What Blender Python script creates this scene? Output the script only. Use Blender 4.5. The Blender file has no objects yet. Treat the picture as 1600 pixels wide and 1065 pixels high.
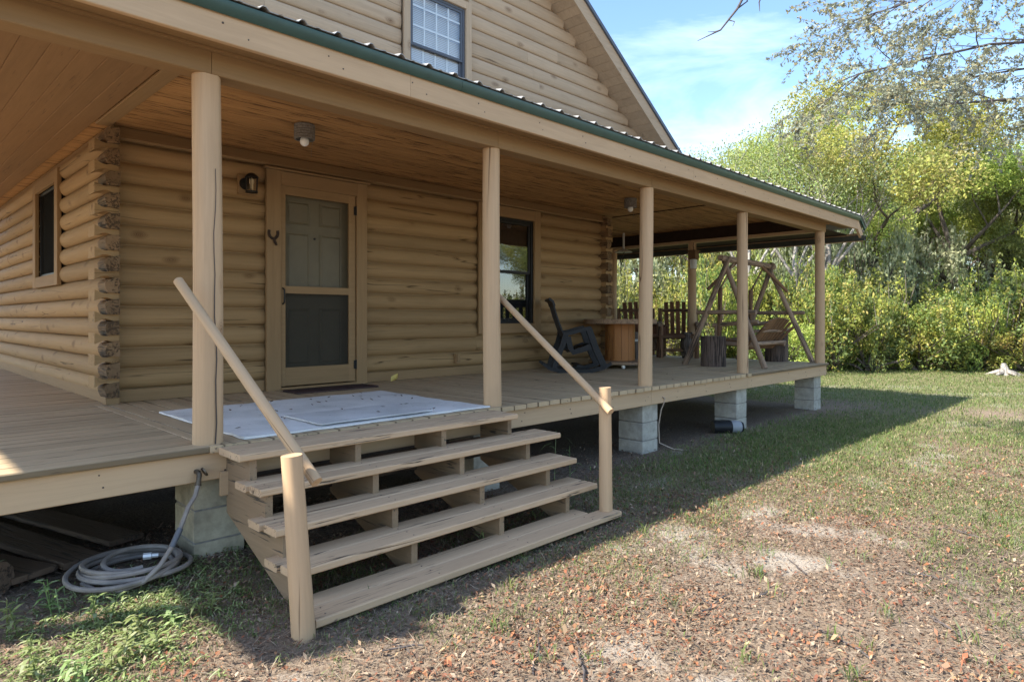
import bpy, math, random
import numpy as np
from mathutils import Vector, Matrix
R = math.radians
rnd = random.Random(7)
rng = np.random.default_rng(11)
scene = bpy.context.scene
COL = scene.collection

# ---------------------------------------------------------------- camera, sky, sun, exposure
EYE = 1.4
YAW = 0.7905
cam_d = bpy.data.cameras.new('camera'); cam = bpy.data.objects.new('camera', cam_d); COL.objects.link(cam)
cam.location = (0, 0, EYE); cam.rotation_euler = (R(90), 0, -YAW)
cam_d.sensor_width = 36; cam_d.lens = 1021.28 / 1600 * 36; cam_d.shift_y = -35.6 / 1600
cam_d.clip_start = 0.05; cam_d.clip_end = 2000
scene.camera = cam
SUN_TO = Vector((-0.88, 0.34, 1.0)).normalized()
world = bpy.data.worlds.new('World'); scene.world = world; world.use_nodes = True
wn = world.node_tree; wn.nodes.clear()
def WN(t, **k):
    n = wn.nodes.new(t)
    for a, b in k.items(): setattr(n, a, b)
    return n
w_out = WN('ShaderNodeOutputWorld'); w_bg = WN('ShaderNodeBackground'); w_bg.inputs[1].default_value = 0.15
sky = WN('ShaderNodeTexSky', sky_type='NISHITA', sun_disc=False)
sky.sun_elevation = math.asin(SUN_TO.z); sky.sun_rotation = math.atan2(SUN_TO.x, SUN_TO.y)
sky.air_density = 1.0; sky.dust_density = 0.6; sky.ozone_density = 1.6
tc = WN('ShaderNodeTexCoord'); mp = WN('ShaderNodeMapping'); mp.inputs['Scale'].default_value = (1.6, 2.6, 8.5); mp.inputs['Rotation'].default_value = (0.12, 0.1, 0.6)
ns = WN('ShaderNodeTexNoise'); ns.inputs['Scale'].default_value = 1.5; ns.inputs['Detail'].default_value = 9; ns.inputs['Roughness'].default_value = 0.58; ns.inputs['Distortion'].default_value = 0.5
rp = WN('ShaderNodeValToRGB'); rp.color_ramp.elements[0].position = 0.46; rp.color_ramp.elements[1].position = 0.92
rp.color_ramp.elements[1].color = (0.62, 0.62, 0.62, 1)
mx = WN('ShaderNodeMix', data_type='RGBA'); mx.inputs[7].default_value = (5.6, 6.3, 7.0, 1)
L = wn.links.new
L(tc.outputs['Generated'], mp.inputs[0]); L(mp.outputs[0], ns.inputs[0]); L(ns.outputs[0], rp.inputs[0])
L(rp.outputs[0], mx.inputs[0]); hsv = WN('ShaderNodeHueSaturation'); hsv.inputs['Saturation'].default_value = 1.08; L(sky.outputs[0], hsv.inputs['Color']); L(hsv.outputs[0], mx.inputs[6]); L(mx.outputs[2], w_bg.inputs[0]); L(w_bg.outputs[0], w_out.inputs[0])
sun_d = bpy.data.lights.new('sun', 'SUN'); sun_d.energy = 4.9; sun_d.angle = R(0.9); sun_d.color = (1, 0.95, 0.86)
sun = bpy.data.objects.new('sun', sun_d); COL.objects.link(sun); sun.rotation_euler = (-SUN_TO).to_track_quat('-Z', 'Y').to_euler()
scene.view_settings.view_transform = 'Standard'; scene.view_settings.look = 'None'
scene.view_settings.exposure = 1.36; scene.view_settings.gamma = 1.0
scene.view_settings.use_curve_mapping = False
scene.render.engine = 'CYCLES'
scene.cycles.max_bounces = 8; scene.cycles.transparent_max_bounces = 16; scene.cycles.diffuse_bounces = 5

SY, CY = math.sin(YAW), math.cos(YAW)
def place(px, d, z=0.0):      # ground spot seen in picture column px at depth d metres
    r = (px - 800) / 1021.28 * d
    return Vector((SY * d + CY * r, CY * d - SY * r, z))

# ---------------------------------------------------------------- materials
MATS = {}
class NT:
    def __init__(s, name):
        s.m = bpy.data.materials.new(name); s.m.use_nodes = True; s.t = s.m.node_tree; s.t.nodes.clear()
        s.out = s.n('ShaderNodeOutputMaterial')
    def n(s, t, ins=None, **k):
        nd = s.t.nodes.new(t)
        for a, b in k.items(): setattr(nd, a, b)
        if ins:
            for a, b in ins.items():
                if hasattr(b, 'is_linked') or isinstance(b, bpy.types.NodeSocket): s.t.links.new(b, nd.inputs[a])
                else: nd.inputs[a].default_value = b
        return nd
    def mix(s, fac, a, b, mode='MIX'):
        nd = s.n('ShaderNodeMix', data_type='RGBA', blend_type=mode)
        for i, v in ((0, fac), (6, a), (7, b)):
            if isinstance(v, bpy.types.NodeSocket): s.t.links.new(v, nd.inputs[i])
            else: nd.inputs[i].default_value = v if i == 0 or len(v) == 4 else (*v, 1)
        return nd.outputs[2]
    def ramp(s, v, p0, p1, c0=(0, 0, 0, 1), c1=(1, 1, 1, 1)):
        nd = s.n('ShaderNodeValToRGB', {0: v}); e = nd.color_ramp.elements
        e[0].position = p0; e[1].position = p1; e[0].color = c0; e[1].color = c1
        return nd.outputs[0]
    def math(s, op, a, b=0.0):
        return s.n('ShaderNodeMath', {0: a, 1: b}, operation=op).outputs[0]
    def noise(s, vec, scale, detail=4, rough=0.55, dist=0.0):
        return s.n('ShaderNodeTexNoise', {'Vector': vec, 'Scale': scale, 'Detail': detail, 'Roughness': rough, 'Distortion': dist}).outputs[0]
    def done(s, key, shader):
        s.t.links.new(shader, s.out.inputs[0]); MATS[key] = s.m; return s.m
    def coords(s, scale=(1, 1, 1), offset=True):
        tcn = s.n('ShaderNodeTexCoord'); v = tcn.outputs['Object']
        if offset:
            oi = s.n('ShaderNodeObjectInfo')
            k = s.math('MULTIPLY', oi.outputs['Random'], 53.0)
            cb = s.n('ShaderNodeCombineXYZ', {0: k, 1: s.math('MULTIPLY', oi.outputs['Random'], 31.0), 2: k})
            v = s.n('ShaderNodeVectorMath', {0: v, 1: cb.outputs[0]}, operation='ADD').outputs[0]
            s.rand = oi.outputs['Random']
        s.raw = v
        return s.n('ShaderNodeMapping', {'Vector': v, 'Scale': scale}).outputs[0]

def wood(key, col, axis='X', wear=0.0, wearcol=(0.12, 0.09, 0.06), knots=0.0, rough=0.75, bump=0.35, var=0.12, grain=0.35, dirt=0.25, spec=0.25, edge=0.0, checks=0.0):
    t = NT(key); i = 'XYZ'.index(axis)
    sc = [34, 34, 34]; sc[i] = 1.6
    v = t.coords(tuple(sc))
    g = t.noise(v, 1.0, 6, 0.62, 0.8)
    sc2 = [5, 5, 5]; sc2[i] = 0.9
    v2 = t.n('ShaderNodeMapping', {'Vector': t.raw, 'Scale': tuple(sc2)}).outputs[0]
    big = t.noise(v2, 1.0, 5, 0.6, 0.4)
    c = (*col, 1)
    dk = (col[0] * 0.62, col[1] * 0.60, col[2] * 0.56, 1); lt = (min(1, col[0] * 1.18), min(1, col[1] * 1.18), min(1, col[2] * 1.2), 1)
    base = t.mix(t.ramp(g, 0.32, 0.72), t.mix(grain, c, dk), t.mix(grain * 0.6, c, lt))
    base = t.mix(t.math('MULTIPLY', t.ramp(big, 0.52, 0.78), dirt), base, (col[0] * 0.45, col[1] * 0.42, col[2] * 0.38, 1))
    hsv = t.n('ShaderNodeHueSaturation', {'Color': base, 'Value': t.math('ADD', t.math('MULTIPLY', t.rand, var * 2), 1 - var), 'Saturation': 1.0})
    base = hsv.outputs[0]
    height = g
    if wear > 0:
        sc3 = [60, 60, 60]; sc3[i] = 3.2
        v3 = t.n('ShaderNodeMapping', {'Vector': t.raw, 'Scale': tuple(sc3)}).outputs[0]
        w = t.math('MULTIPLY', t.noise(v3, 1.0, 4, 0.6, 0.6), t.math('ADD', t.noise(v2, 1.7, 3), 0.5))
        wm = t.ramp(w, 0.66 - 0.22 * wear, 0.74 - 0.2 * wear)
        base = t.mix(wm, base, (*wearcol, 1))
        height = t.math('SUBTRACT', g, wm)
    if knots > 0:
        sck = [6.5, 6.5, 6.5]; sck[i] = 3.4
        vk = t.n('ShaderNodeMapping', {'Vector': t.raw, 'Scale': tuple(sck)}).outputs[0]
        wob = t.n('ShaderNodeTexNoise', {'Vector': vk, 'Scale': 2.5, 'Detail': 2})
        vk = t.mix(0.12, vk, wob.outputs['Color'], 'ADD')
        vo = t.n('ShaderNodeTexVoronoi', {'Vector': vk, 'Scale': 1.0})
        keep = t.math('GREATER_THAN', t.n('ShaderNodeSeparateColor', {0: vo.outputs['Color']}).outputs[0], 1 - knots)
        ring = t.math('MULTIPLY', t.ramp(vo.outputs['Distance'], 0.08, 0.30, (1, 1, 1, 1), (0, 0, 0, 1)), keep)
        rn = t.math('ADD', t.math('MULTIPLY', t.math('SINE', t.math('MULTIPLY', vo.outputs['Distance'], 120.0)), 0.3), 0.6)
        base = t.mix(t.math('MULTIPLY', ring, rn), base, (col[0] * 0.28, col[1] * 0.2, col[2] * 0.14, 1))
    if checks > 0:    # long fine drying cracks
        scc = [11, 11, 11]; scc[i] = 0.45
        vc = t.n('ShaderNodeMapping', {'Vector': t.raw, 'Scale': tuple(scc)}).outputs[0]
        ln = t.ramp(t.math('ABSOLUTE', t.math('SUBTRACT', t.noise(vc, 1.0, 2, 0.5, 0.3), 0.5)), 0.004, 0.016, (1, 1, 1, 1), (0, 0, 0, 1))
        cm = t.math('MULTIPLY', ln, t.ramp(t.noise(vc, 0.8, 2), 0.62 - 0.12 * checks, 0.68 - 0.12 * checks))
        base = t.mix(t.math('MULTIPLY', cm, 0.85), base, (col[0] * 0.16, col[1] * 0.13, col[2] * 0.1, 1)); height = t.math('SUBTRACT', height, cm)
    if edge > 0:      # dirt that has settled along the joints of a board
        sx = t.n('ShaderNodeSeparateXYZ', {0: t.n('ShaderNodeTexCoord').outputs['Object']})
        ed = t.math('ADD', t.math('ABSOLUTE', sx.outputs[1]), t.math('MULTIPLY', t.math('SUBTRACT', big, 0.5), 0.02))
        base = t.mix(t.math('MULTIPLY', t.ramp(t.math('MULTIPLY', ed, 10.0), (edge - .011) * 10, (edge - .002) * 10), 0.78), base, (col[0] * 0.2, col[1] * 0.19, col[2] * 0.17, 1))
    bp = t.n('ShaderNodeBump', {'Height': height, 'Strength': bump, 'Distance': 0.004})
    p = t.n('ShaderNodeBsdfPrincipled', {'Base Color': base, 'Roughness': rough, 'Normal': bp.outputs[0], 'Specular IOR Level': spec})
    return t.done(key, p.outputs[0])

TAN = (0.51, 0.355, 0.213)
wood('log', (0.315, 0.200, 0.092), knots=0.42, checks=.5, var=0.13, bump=0.4, grain=0.4, dirt=0.35)
wood('log_end', (0.20, 0.125, 0.065), axis='Y', wear=0.7, wearcol=(0.07, 0.045, 0.025), bump=0.8, var=0.25, dirt=0.7)
wood('siding', (0.48, 0.355, 0.235), knots=0.38, checks=.05, var=0.07, bump=0.3, dirt=0.35)
wood('paint', TAN, var=0.05, bump=0.25, dirt=0.22, grain=0.25)
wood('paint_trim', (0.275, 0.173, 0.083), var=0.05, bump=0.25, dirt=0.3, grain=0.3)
wood('paint_post', (0.500, 0.338, 0.198), axis='Z', knots=0.14, checks=.5, var=0.05, bump=0.3, dirt=0.2, grain=0.3)
wood('paint_pole', (0.500, 0.338, 0.198), axis='X', knots=0.12, checks=.35, var=0.05, bump=0.35, dirt=0.3, grain=0.3)
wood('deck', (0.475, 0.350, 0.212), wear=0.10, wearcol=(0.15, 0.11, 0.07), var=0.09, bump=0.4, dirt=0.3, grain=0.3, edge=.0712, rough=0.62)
wood('tread', (0.53, 0.365, 0.222), wear=0.12, checks=.5, wearcol=(0.10, 0.075, 0.05), var=0.06, bump=0.45, dirt=0.25, grain=0.25)
wood('stringer', (0.29, 0.20, 0.12), axis='Y', wear=0.10, wearcol=(0.08, 0.065, 0.05), var=0.08, bump=0.5, dirt=0.6)
wood('ceiling', (0.42, 0.230, 0.092), wear=0.5, wearcol=(0.10, 0.046, 0.018), var=0.14, bump=0.3, dirt=0.35, grain=0.45)
wood('ceiling_bead', (0.25, 0.145, 0.068), wear=0.03, wearcol=(0.16, 0.09, 0.045), var=0.06, bump=0.2, dirt=0.25)
wood('grey_pole', (0.31, 0.215, 0.145), axis='X', wear=0.6, wearcol=(0.09, 0.07, 0.055), var=0.2, bump=0.7, dirt=0.5)
wood('brown_log', (0.20, 0.115, 0.065), axis='X', wear=0.55, wearcol=(0.04, 0.025, 0.016), var=0.2, bump=0.7, dirt=0.5)
wood('brown_slat', (0.155, 0.070, 0.038), axis='X', wear=0.4, wearcol=(0.03, 0.016, 0.01), var=0.25, bump=0.4, dirt=0.5)
wood('swing_slat', (0.165, 0.092, 0.046), axis='X', wear=0.4, wearcol=(0.08, 0.045, 0.025), var=0.25, bump=0.4, dirt=0.4)
wood('bark', (0.15, 0.108, 0.085), axis='Z', wear=0.9, wearcol=(0.035, 0.025, 0.02), var=0.15, bump=1.0, dirt=0.6)
wood('stump_top', (0.26, 0.2, 0.14), axis='Z', wear=0.5, var=0.1, dirt=0.4)
wood('spool_stave', (0.36, 0.150, 0.045), axis='Z', wear=0.35, wearcol=(0.12, 0.045, 0.015), var=0.35, bump=0.4, rough=0.5, dirt=0.4)
wood('spool_top', (0.27, 0.175, 0.105), wear=0.5, wearcol=(0.07, 0.045, 0.03), var=0.1, dirt=0.5)
wood('old_plank', (0.115, 0.075, 0.048), wear=0.6, wearcol=(0.04, 0.028, 0.02), var=0.15, bump=0.7, dirt=0.6)
wood('trunk_pale', (0.36, 0.33, 0.29), axis='Z', wear=0.7, wearcol=(0.12, 0.10, 0.085), var=0.1, bump=0.9, dirt=0.5)
wood('trunk_grey', (0.17, 0.14, 0.115), axis='Z', wear=0.8, wearcol=(0.05, 0.04, 0.03), var=0.15, bump=1.0, dirt=0.5)

def plain(key, col, rough=0.6, metal=0.0, spec=0.4, nscale=0, namt=0.25, bump=0.0):
    t = NT(key); base = (*col, 1); ins = {'Roughness': rough, 'Metallic': metal, 'Specular IOR Level': spec}
    if nscale:
        v = t.coords()
        nz = t.noise(v, nscale, 6, 0.65)
        base = t.mix(t.math('MULTIPLY', t.ramp(nz, 0.35, 0.7), namt * 2), base, (col[0] * 0.4, col[1] * 0.4, col[2] * 0.4, 1))
        if bump: ins['Normal'] = t.n('ShaderNodeBump', {'Height': nz, 'Strength': bump, 'Distance': 0.006}).outputs[0]
    ins['Base Color'] = base
    p = t.n('ShaderNodeBsdfPrincipled', ins); return t.done(key, p.outputs[0])
plain('green_metal', (0.016, 0.060, 0.048), 0.32, 0, 0.5, 9, 0.2)
plain('roof_metal', (0.34, 0.33, 0.31), 0.5, 0.0, 0.5, 14, 0.25)
plain('dark_gutter', (0.045, 0.05, 0.042), 0.45, 0, 0.5, 10, 0.3)
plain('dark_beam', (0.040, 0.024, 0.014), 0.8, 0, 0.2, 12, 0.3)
plain('black_plastic', (0.013, 0.013, 0.014), 0.5, 0, 0.3, 30, 0.2, 0.15)
plain('black_metal', (0.015, 0.014, 0.013), 0.5, 0.2, 0.4, 30, 0.2)
plain('rusty_metal', (0.055, 0.035, 0.025), 0.75, 0.3, 0.3, 40, 0.4, 0.4)
plain('white_frame', (0.80, 0.80, 0.78), 0.4)
plain('blind', (0.80, 0.82, 0.84), 0.6)
plain('blue_grey_frame', (0.085, 0.095, 0.115), 0.45)
plain('bulb', (0.82, 0.81, 0.77), 0.2)
plain('candle', (0.62, 0.50, 0.30), 0.5)
plain('rope', (0.23, 0.21, 0.185), 0.95, 0, 0.1, 60, 0.4, 0.6)
plain('entry_door', (0.225, 0.184, 0.110), 0.5, 0, 0.4, 6, 0.12)
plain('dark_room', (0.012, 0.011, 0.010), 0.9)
plain('curtain', (0.055, 0.032, 0.022), 0.9, 0, 0.1, 20, 0.3)
plain('block', (0.45, 0.425, 0.36), 0.92, 0, 0.15, 11, 0.3, 0.6)
plain('mossy_block', (0.47, 0.42, 0.30), 0.95, 0, 0.1, 7, 0.42, 0.7)
plain('mortar', (0.30, 0.28, 0.25), 0.95, 0, 0.1, 25, 0.3, 0.4)
plain('hose', (0.31, 0.265, 0.225), 0.5, 0, 0.4, 7, 0.35)
plain('hose_sleeve', (0.11, 0.115, 0.125), 0.4)
plain('brass', (0.13, 0.105, 0.075), 0.5, 0.6, 0.5, 40, 0.4, 0.3)
plain('doormat', (0.085, 0.055, 0.050), 0.98, 0, 0.05, 90, 0.4, 0.9)
plain('nail', (0.06, 0.045, 0.035), 0.7)
plain('grey_plastic', (0.26, 0.27, 0.28), 0.4)
plain('white_metal', (0.62, 0.62, 0.60), 0.35, 0.4)
plain('dish', (0.55, 0.55, 0.52), 0.4)
plain('bare_twig', (0.11, 0.095, 0.09), 0.9, 0, 0.1, 30, 0.3)
plain('wire', (0.42, 0.33, 0.25), 0.6)

def carpet_mat(key, col):
    t = NT(key); v = t.coords()
    a = t.noise(v, 160, 2, 0.7); b = t.noise(v, 3.2, 6, 0.6); s = t.noise(v, 34, 3, 0.5)
    base = t.mix(t.ramp(b, 0.4, 0.75), (*col, 1), (col[0] * .72, col[1] * .72, col[2] * .70, 1))
    base = t.mix(t.ramp(s, 0.70, 0.74), base, (0.16, 0.14, 0.125, 1))
    base = t.mix(t.math('MULTIPLY', t.ramp(a, 0.3, 0.7), 0.35), base, (col[0] * .6, col[1] * .6, col[2] * .62, 1))
    bp = t.n('ShaderNodeBump', {'Height': a, 'Strength': 0.8, 'Distance': 0.006})
    t.done(key, t.n('ShaderNodeBsdfPrincipled', {'Base Color': base, 'Roughness': 1.0, 'Specular IOR Level': 0.05, 'Normal': bp.outputs[0]}).outputs[0])
carpet_mat('carpet', (0.80, 0.785, 0.75)); carpet_mat('carpet_mat', (0.66, 0.645, 0.62))

def glass_mat(key, ior, tint=(1, 1, 1)):
    t = NT(key)
    geo = t.n('ShaderNodeNewGeometry'); bf = geo.outputs['Backfacing']
    fr = t.n('ShaderNodeFresnel', {'IOR': t.math('ADD', t.math('MULTIPLY', bf, 1 / ior - ior), ior)})
    wob = t.n('ShaderNodeBump', {'Height': t.noise(t.coords(offset=False), 2.2, 2), 'Strength': 0.06, 'Distance': 0.02})
    gl = t.n('ShaderNodeBsdfGlossy', {'Roughness': 0.015, 'Color': (1, 1, 1, 1), 'Normal': wob.outputs[0]}); tr = t.n('ShaderNodeBsdfTransparent', {'Color': (*tint, 1)})
    mxs = t.n('ShaderNodeMixShader', {0: fr.outputs[0], 1: tr.outputs[0], 2: gl.outputs[0]})
    t.done(key, mxs.outputs[0])
glass_mat('glass', 2.1, (0.85, 0.88, 0.88)); glass_mat('glass_clear', 1.6)
def screen_mat(key, col, opac):
    t = NT(key); d = t.n('ShaderNodeBsdfDiffuse', {'Color': (*col, 1)}); tr = t.n('ShaderNodeBsdfTransparent', {})
    t.done(key, t.n('ShaderNodeMixShader', {0: opac, 1: tr.outputs[0], 2: d.outputs[0]}).outputs[0])
screen_mat('screen_side', (0.016, 0.016, 0.015), 0.9); screen_mat('screen', (0.030, 0.030, 0.024), 0.22); screen_mat('screen_dense', (0.040, 0.036, 0.029), 0.66)

def leaf_mat(key, trans=0.42, rough=0.6):
    t = NT(key); at = t.n('ShaderNodeAttribute', attribute_name='Col')
    oi = t.n('ShaderNodeObjectInfo')
    hs = t.n('ShaderNodeHueSaturation', {'Color': at.outputs['Color'], 'Hue': t.math('ADD', t.math('MULTIPLY', oi.outputs['Random'], 0.05), 0.475), 'Value': t.math('ADD', t.math('MULTIPLY', oi.outputs['Random'], 0.3), 0.85)})
    p = t.n('ShaderNodeBsdfPrincipled', {'Base Color': hs.outputs[0], 'Roughness': rough, 'Specular IOR Level': 0.3})
    tl = t.n('ShaderNodeBsdfTranslucent', {'Color': hs.outputs[0]})
    t.done(key, t.n('ShaderNodeMixShader', {0: trans, 1: p.outputs[0], 2: tl.outputs[0]}).outputs[0])
leaf_mat('leaf'); leaf_mat('litter', 0.1, 0.85)

def ground_mat():
    t = NT('ground'); at = t.n('ShaderNodeAttribute', attribute_name='Col')
    sep = t.n('ShaderNodeSeparateColor', {0: at.outputs['Color']})
    v = t.coords(offset=False)
    n1 = t.noise(v, 55, 5, 0.7); n2 = t.noise(v, 8, 6, 0.65); n3 = t.noise(v, 230, 2, 0.7)
    soil = t.mix(t.ramp(n1, 0.35, 0.68), (0.12, 0.086, 0.062, 1), (0.36, 0.28, 0.205, 1))
    soil = t.mix(t.ramp(n2, 0.45, 0.7), soil, (0.235, 0.172, 0.118, 1))
    sand = t.mix(t.ramp(n1, 0.3, 0.7), (0.32, 0.27, 0.215, 1), (0.42, 0.365, 0.30, 1))
    sm = t.ramp(t.math('ADD', sep.outputs[0], t.math('MULTIPLY', t.math('SUBTRACT', t.math('ADD', t.math('MULTIPLY', n1, 0.5), t.math('MULTIPLY', n2, 0.5)), 0.5), 1.5)), 0.36, 0.74)
    base = t.mix(sm, soil, sand)
    gm = t.ramp(t.math('ADD', sep.outputs[1], t.math('MULTIPLY', t.math('SUBTRACT', n2, 0.5), 0.8)), 0.35, 0.9)
    base = t.mix(t.math('MULTIPLY', gm, 0.65), base, t.mix(t.ramp(n1, 0.3, 0.7), (0.075, 0.10, 0.030, 1), (0.19, 0.20, 0.07, 1)))
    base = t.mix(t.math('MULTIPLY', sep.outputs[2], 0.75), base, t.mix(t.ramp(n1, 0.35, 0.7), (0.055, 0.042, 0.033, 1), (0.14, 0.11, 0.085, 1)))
    bp = t.n('ShaderNodeBump', {'Height': t.math('ADD', t.math('MULTIPLY', n1, 0.7), t.math('MULTIPLY', n3, 0.3)), 'Strength': 0.9, 'Distance': 0.02})
    t.done('ground', t.n('ShaderNodeBsdfPrincipled', {'Base Color': base, 'Roughness': 0.95, 'Specular IOR Level': 0.1, 'Normal': bp.outputs[0]}).outputs[0])
ground_mat()

# ---------------------------------------------------------------- mesh helpers
class MB:
    def __init__(s): s.v = []; s.f = []; s.mi = []
    def add(s, vs, fs, m=0):
        o = len(s.v); s.v += [tuple(p) for p in vs]; s.f += [tuple(i + o for i in f) for f in fs]; s.mi += [m] * len(fs); return s
    def prism(s, prof, x0, x1, m=0, mcap=None, jit=0, segs=1):        # profile in (y,z), along X
        n = len(prof); vs = []; fs = []; xs = [x0 + (x1 - x0) * k / segs for k in range(segs + 1)]
        for k, x in enumerate(xs):
            dy, dz = (rnd.uniform(-jit, jit), rnd.uniform(-jit, jit)) if jit else (0, 0)
            vs += [(x, y + dy, z + dz) for y, z in prof]
        for k in range(segs):
            for i in range(n):
                j = (i + 1) % n; fs.append((k * n + i, k * n + j, (k + 1) * n + j, (k + 1) * n + i))
        s.add(vs, fs, m)
        o = len(s.v) - len(vs)
        s.f += [tuple(o + i for i in reversed(range(n))), tuple(o + segs * n + i for i in range(n))]; s.mi += [m if mcap is None else mcap] * 2
        return s
    def box(s, x0, y0, z0, x1, y1, z1, c=0.0, m=0):
        if c <= 0: c = min(abs(x1 - x0), abs(y1 - y0), abs(z1 - z0)) * 0.06
        ax = max(range(3), key=lambda i: abs((x1 - x0, y1 - y0, z1 - z0)[i]))
        a = [(x0, x1), (y0, y1), (z0, z1)]; u, w = [i for i in range(3) if i != ax]
        (p0, p1), (q0, q1) = a[u], a[w]
        prof = [(p0 + c, q0), (p1 - c, q0), (p1, q0 + c), (p1, q1 - c), (p1 - c, q1), (p0 + c, q1), (p0, q1 - c), (p0, q0 + c)]
        vs = []
        for t in a[ax]:
            for (p, q) in prof:
                P = [0, 0, 0]; P[ax] = t; P[u] = p; P[w] = q; vs.append(P)
        fs = [(i, (i + 1) % 8, 8 + (i + 1) % 8, 8 + i) for i in range(8)] + [tuple(reversed(range(8))), tuple(range(8, 16))]
        return s.add(vs, fs, m)
    def tube(s, pts, rad, n=10, m=0, mcap=None, wob=0.0):
        pts = [Vector(p) for p in pts]; k = len(pts)
        if not hasattr(rad, '__len__'): rad = [rad] * k
        vs = []; fs = []; up = None
        for i, p in enumerate(pts):
            d = (pts[min(i + 1, k - 1)] - pts[max(i - 1, 0)]).normalized()
            if up is None: up = d.orthogonal().normalized()
            a = (up - d * up.dot(d)).normalized(); up = a; b = d.cross(a)
            for j in range(n):
                t = 2 * math.pi * j / n; rr = rad[i] * (1 + (rnd.uniform(-wob, wob) if wob else 0)); vs.append(p + a * math.cos(t) * rr + b * math.sin(t) * rr)
        for i in range(k - 1):
            for j in range(n):
                q = (j + 1) % n; fs.append((i * n + j, i * n + q, (i + 1) * n + q, (i + 1) * n + j))
        s.add(vs, fs, m); o = len(s.v) - len(vs)
        s.f += [tuple(o + j for j in reversed(range(n))), tuple(o + (k - 1) * n + j for j in range(n))]; s.mi += [m if mcap is None else mcap] * 2
        return s
    def lathe(s, prof, n=20, m=0, c=(0, 0, 0), wob=0.0):   # (r,z) around Z
        vs = []; fs = []
        ph = [1 + (rnd.uniform(-wob, wob) if wob else 0) for _ in range(n)]
        for (r, z) in prof:
            for j in range(n):
                t = 2 * math.pi * j / n; vs.append((c[0] + r * ph[j] * math.cos(t), c[1] + r * ph[j] * math.sin(t), c[2] + z))
        for i in range(len(prof) - 1):
            for j in range(n):
                q = (j + 1) % n; fs.append((i * n + j, i * n + q, (i + 1) * n + q, (i + 1) * n + j))
        s.add(vs, fs, m); o = len(s.v) - len(vs); k = len(prof)
        s.f += [tuple(o + j for j in reversed(range(n))), tuple(o + (k - 1) * n + j for j in range(n))]; s.mi += [m, m]
        return s
    def rot(s, axis, ang, c=(0, 0, 0), start=0):
        mtx = Matrix.Translation(c) @ Matrix.Rotation(ang, 4, axis) @ Matrix.Translation([-x for x in c])
        s.v = s.v[:start] + [tuple(mtx @ Vector(p)) for p in s.v[start:]]; return s
    def mesh(s, name, mats, ang=38):
        me = bpy.data.meshes.new(name); me.from_pydata(s.v, [], s.f)
        for mt in ([mats] if isinstance(mats, str) else mats): me.materials.append(MATS[mt])
        me.polygons.foreach_set('material_index', s.mi); me.validate(); me.update()
        me.shade_smooth(); me.set_sharp_from_angle(angle=R(ang)); return me
    def build(s, name, mats, parent=None, loc=(0, 0, 0), rot=(0, 0, 0), ang=38):
        return ob(name, s.mesh(name, mats, ang), parent, loc, rot)
def ob(name, me, parent=None, loc=(0, 0, 0), rot=(0, 0, 0)):
    o = bpy.data.objects.new(name, me); COL.objects.link(o); o.location = loc; o.rotation_euler = rot
    if parent is not None: o.parent = parent
    return o
def tag(o, label=None, cat=None, group=None, kind=None):
    if label: o['label'] = label
    if cat: o['category'] = cat
    if group: o['group'] = group
    if kind: o['kind'] = kind
    return o
def thing(name, label, cat, loc=(0, 0, 0), rz=0, group=None):
    o = bpy.data.objects.new(name, None); COL.objects.link(o); o.location = loc; o.rotation_euler = (0, 0, rz); o.empty_display_size = 0.1
    return tag(o, label, cat, group)
_bc = {}
def board(name, mat, parent, p0, p1, w, t, up=(0, 0, 1), c=0.004, roll=0.0):
    """a board from p0 to p1 (centre line), width w across, thickness t along up; local X is its length"""
    p0 = Vector(p0); p1 = Vector(p1); ln = (p1 - p0).length
    key = (round(ln, 3), round(w, 3), round(t, 3), mat, c)
    if key not in _bc:
        a, b = w / 2, t / 2
        prof = [(-a + c, -b), (a - c, -b), (a, -b + c), (a, b - c), (a - c, b), (-a + c, b), (-a, b - c), (-a, -b + c)]
        _bc[key] = MB().prism(prof, -ln / 2, ln / 2).mesh(name, mat)
    o = ob(name, _bc[key], parent)
    x = (p1 - p0).normalized(); u = Vector(up); z = (u - x * u.dot(x)).normalized(); y = z.cross(x)
    mt = Matrix((x, y, z)).transposed().to_4x4()
    if roll: mt = mt @ Matrix.Rotation(roll, 4, 'X')
    mt.translation = (p0 + p1) / 2; o.matrix_local = mt
    return o
def pole(name, mat, parent, p0, p1, r0, r1=None, n=12, segs=4, wob=0.02, bend=0.0, mcap=None):
    p0 = Vector(p0); p1 = Vector(p1); ln = (p1 - p0).length; r1 = r0 if r1 is None else r1
    pts = []; rad = []
    off = Vector((0, rnd.uniform(-1, 1), rnd.uniform(-1, 1))) * bend
    for k in range(segs + 1):
        f = k / segs; pts.append(Vector((ln * f - ln / 2, 0, 0)) + off * math.sin(math.pi * f) + Vector((0, rnd.uniform(-1, 1), rnd.uniform(-1, 1))) * r0 * wob); rad.append((r0 + (r1 - r0) * f) * (1 + rnd.uniform(-wob, wob)))
    o = MB().tube(pts, rad, n, 0, None if mcap is None else 1).build(name, mat if mcap is None else [mat, mcap], parent)
    x = (p1 - p0).normalized(); z = x.orthogonal().normalized(); y = z.cross(x)
    mt = Matrix((x, y, z)).transposed().to_4x4(); mt.translation = (p0 + p1) / 2; o.matrix_local = mt
    return o
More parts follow.
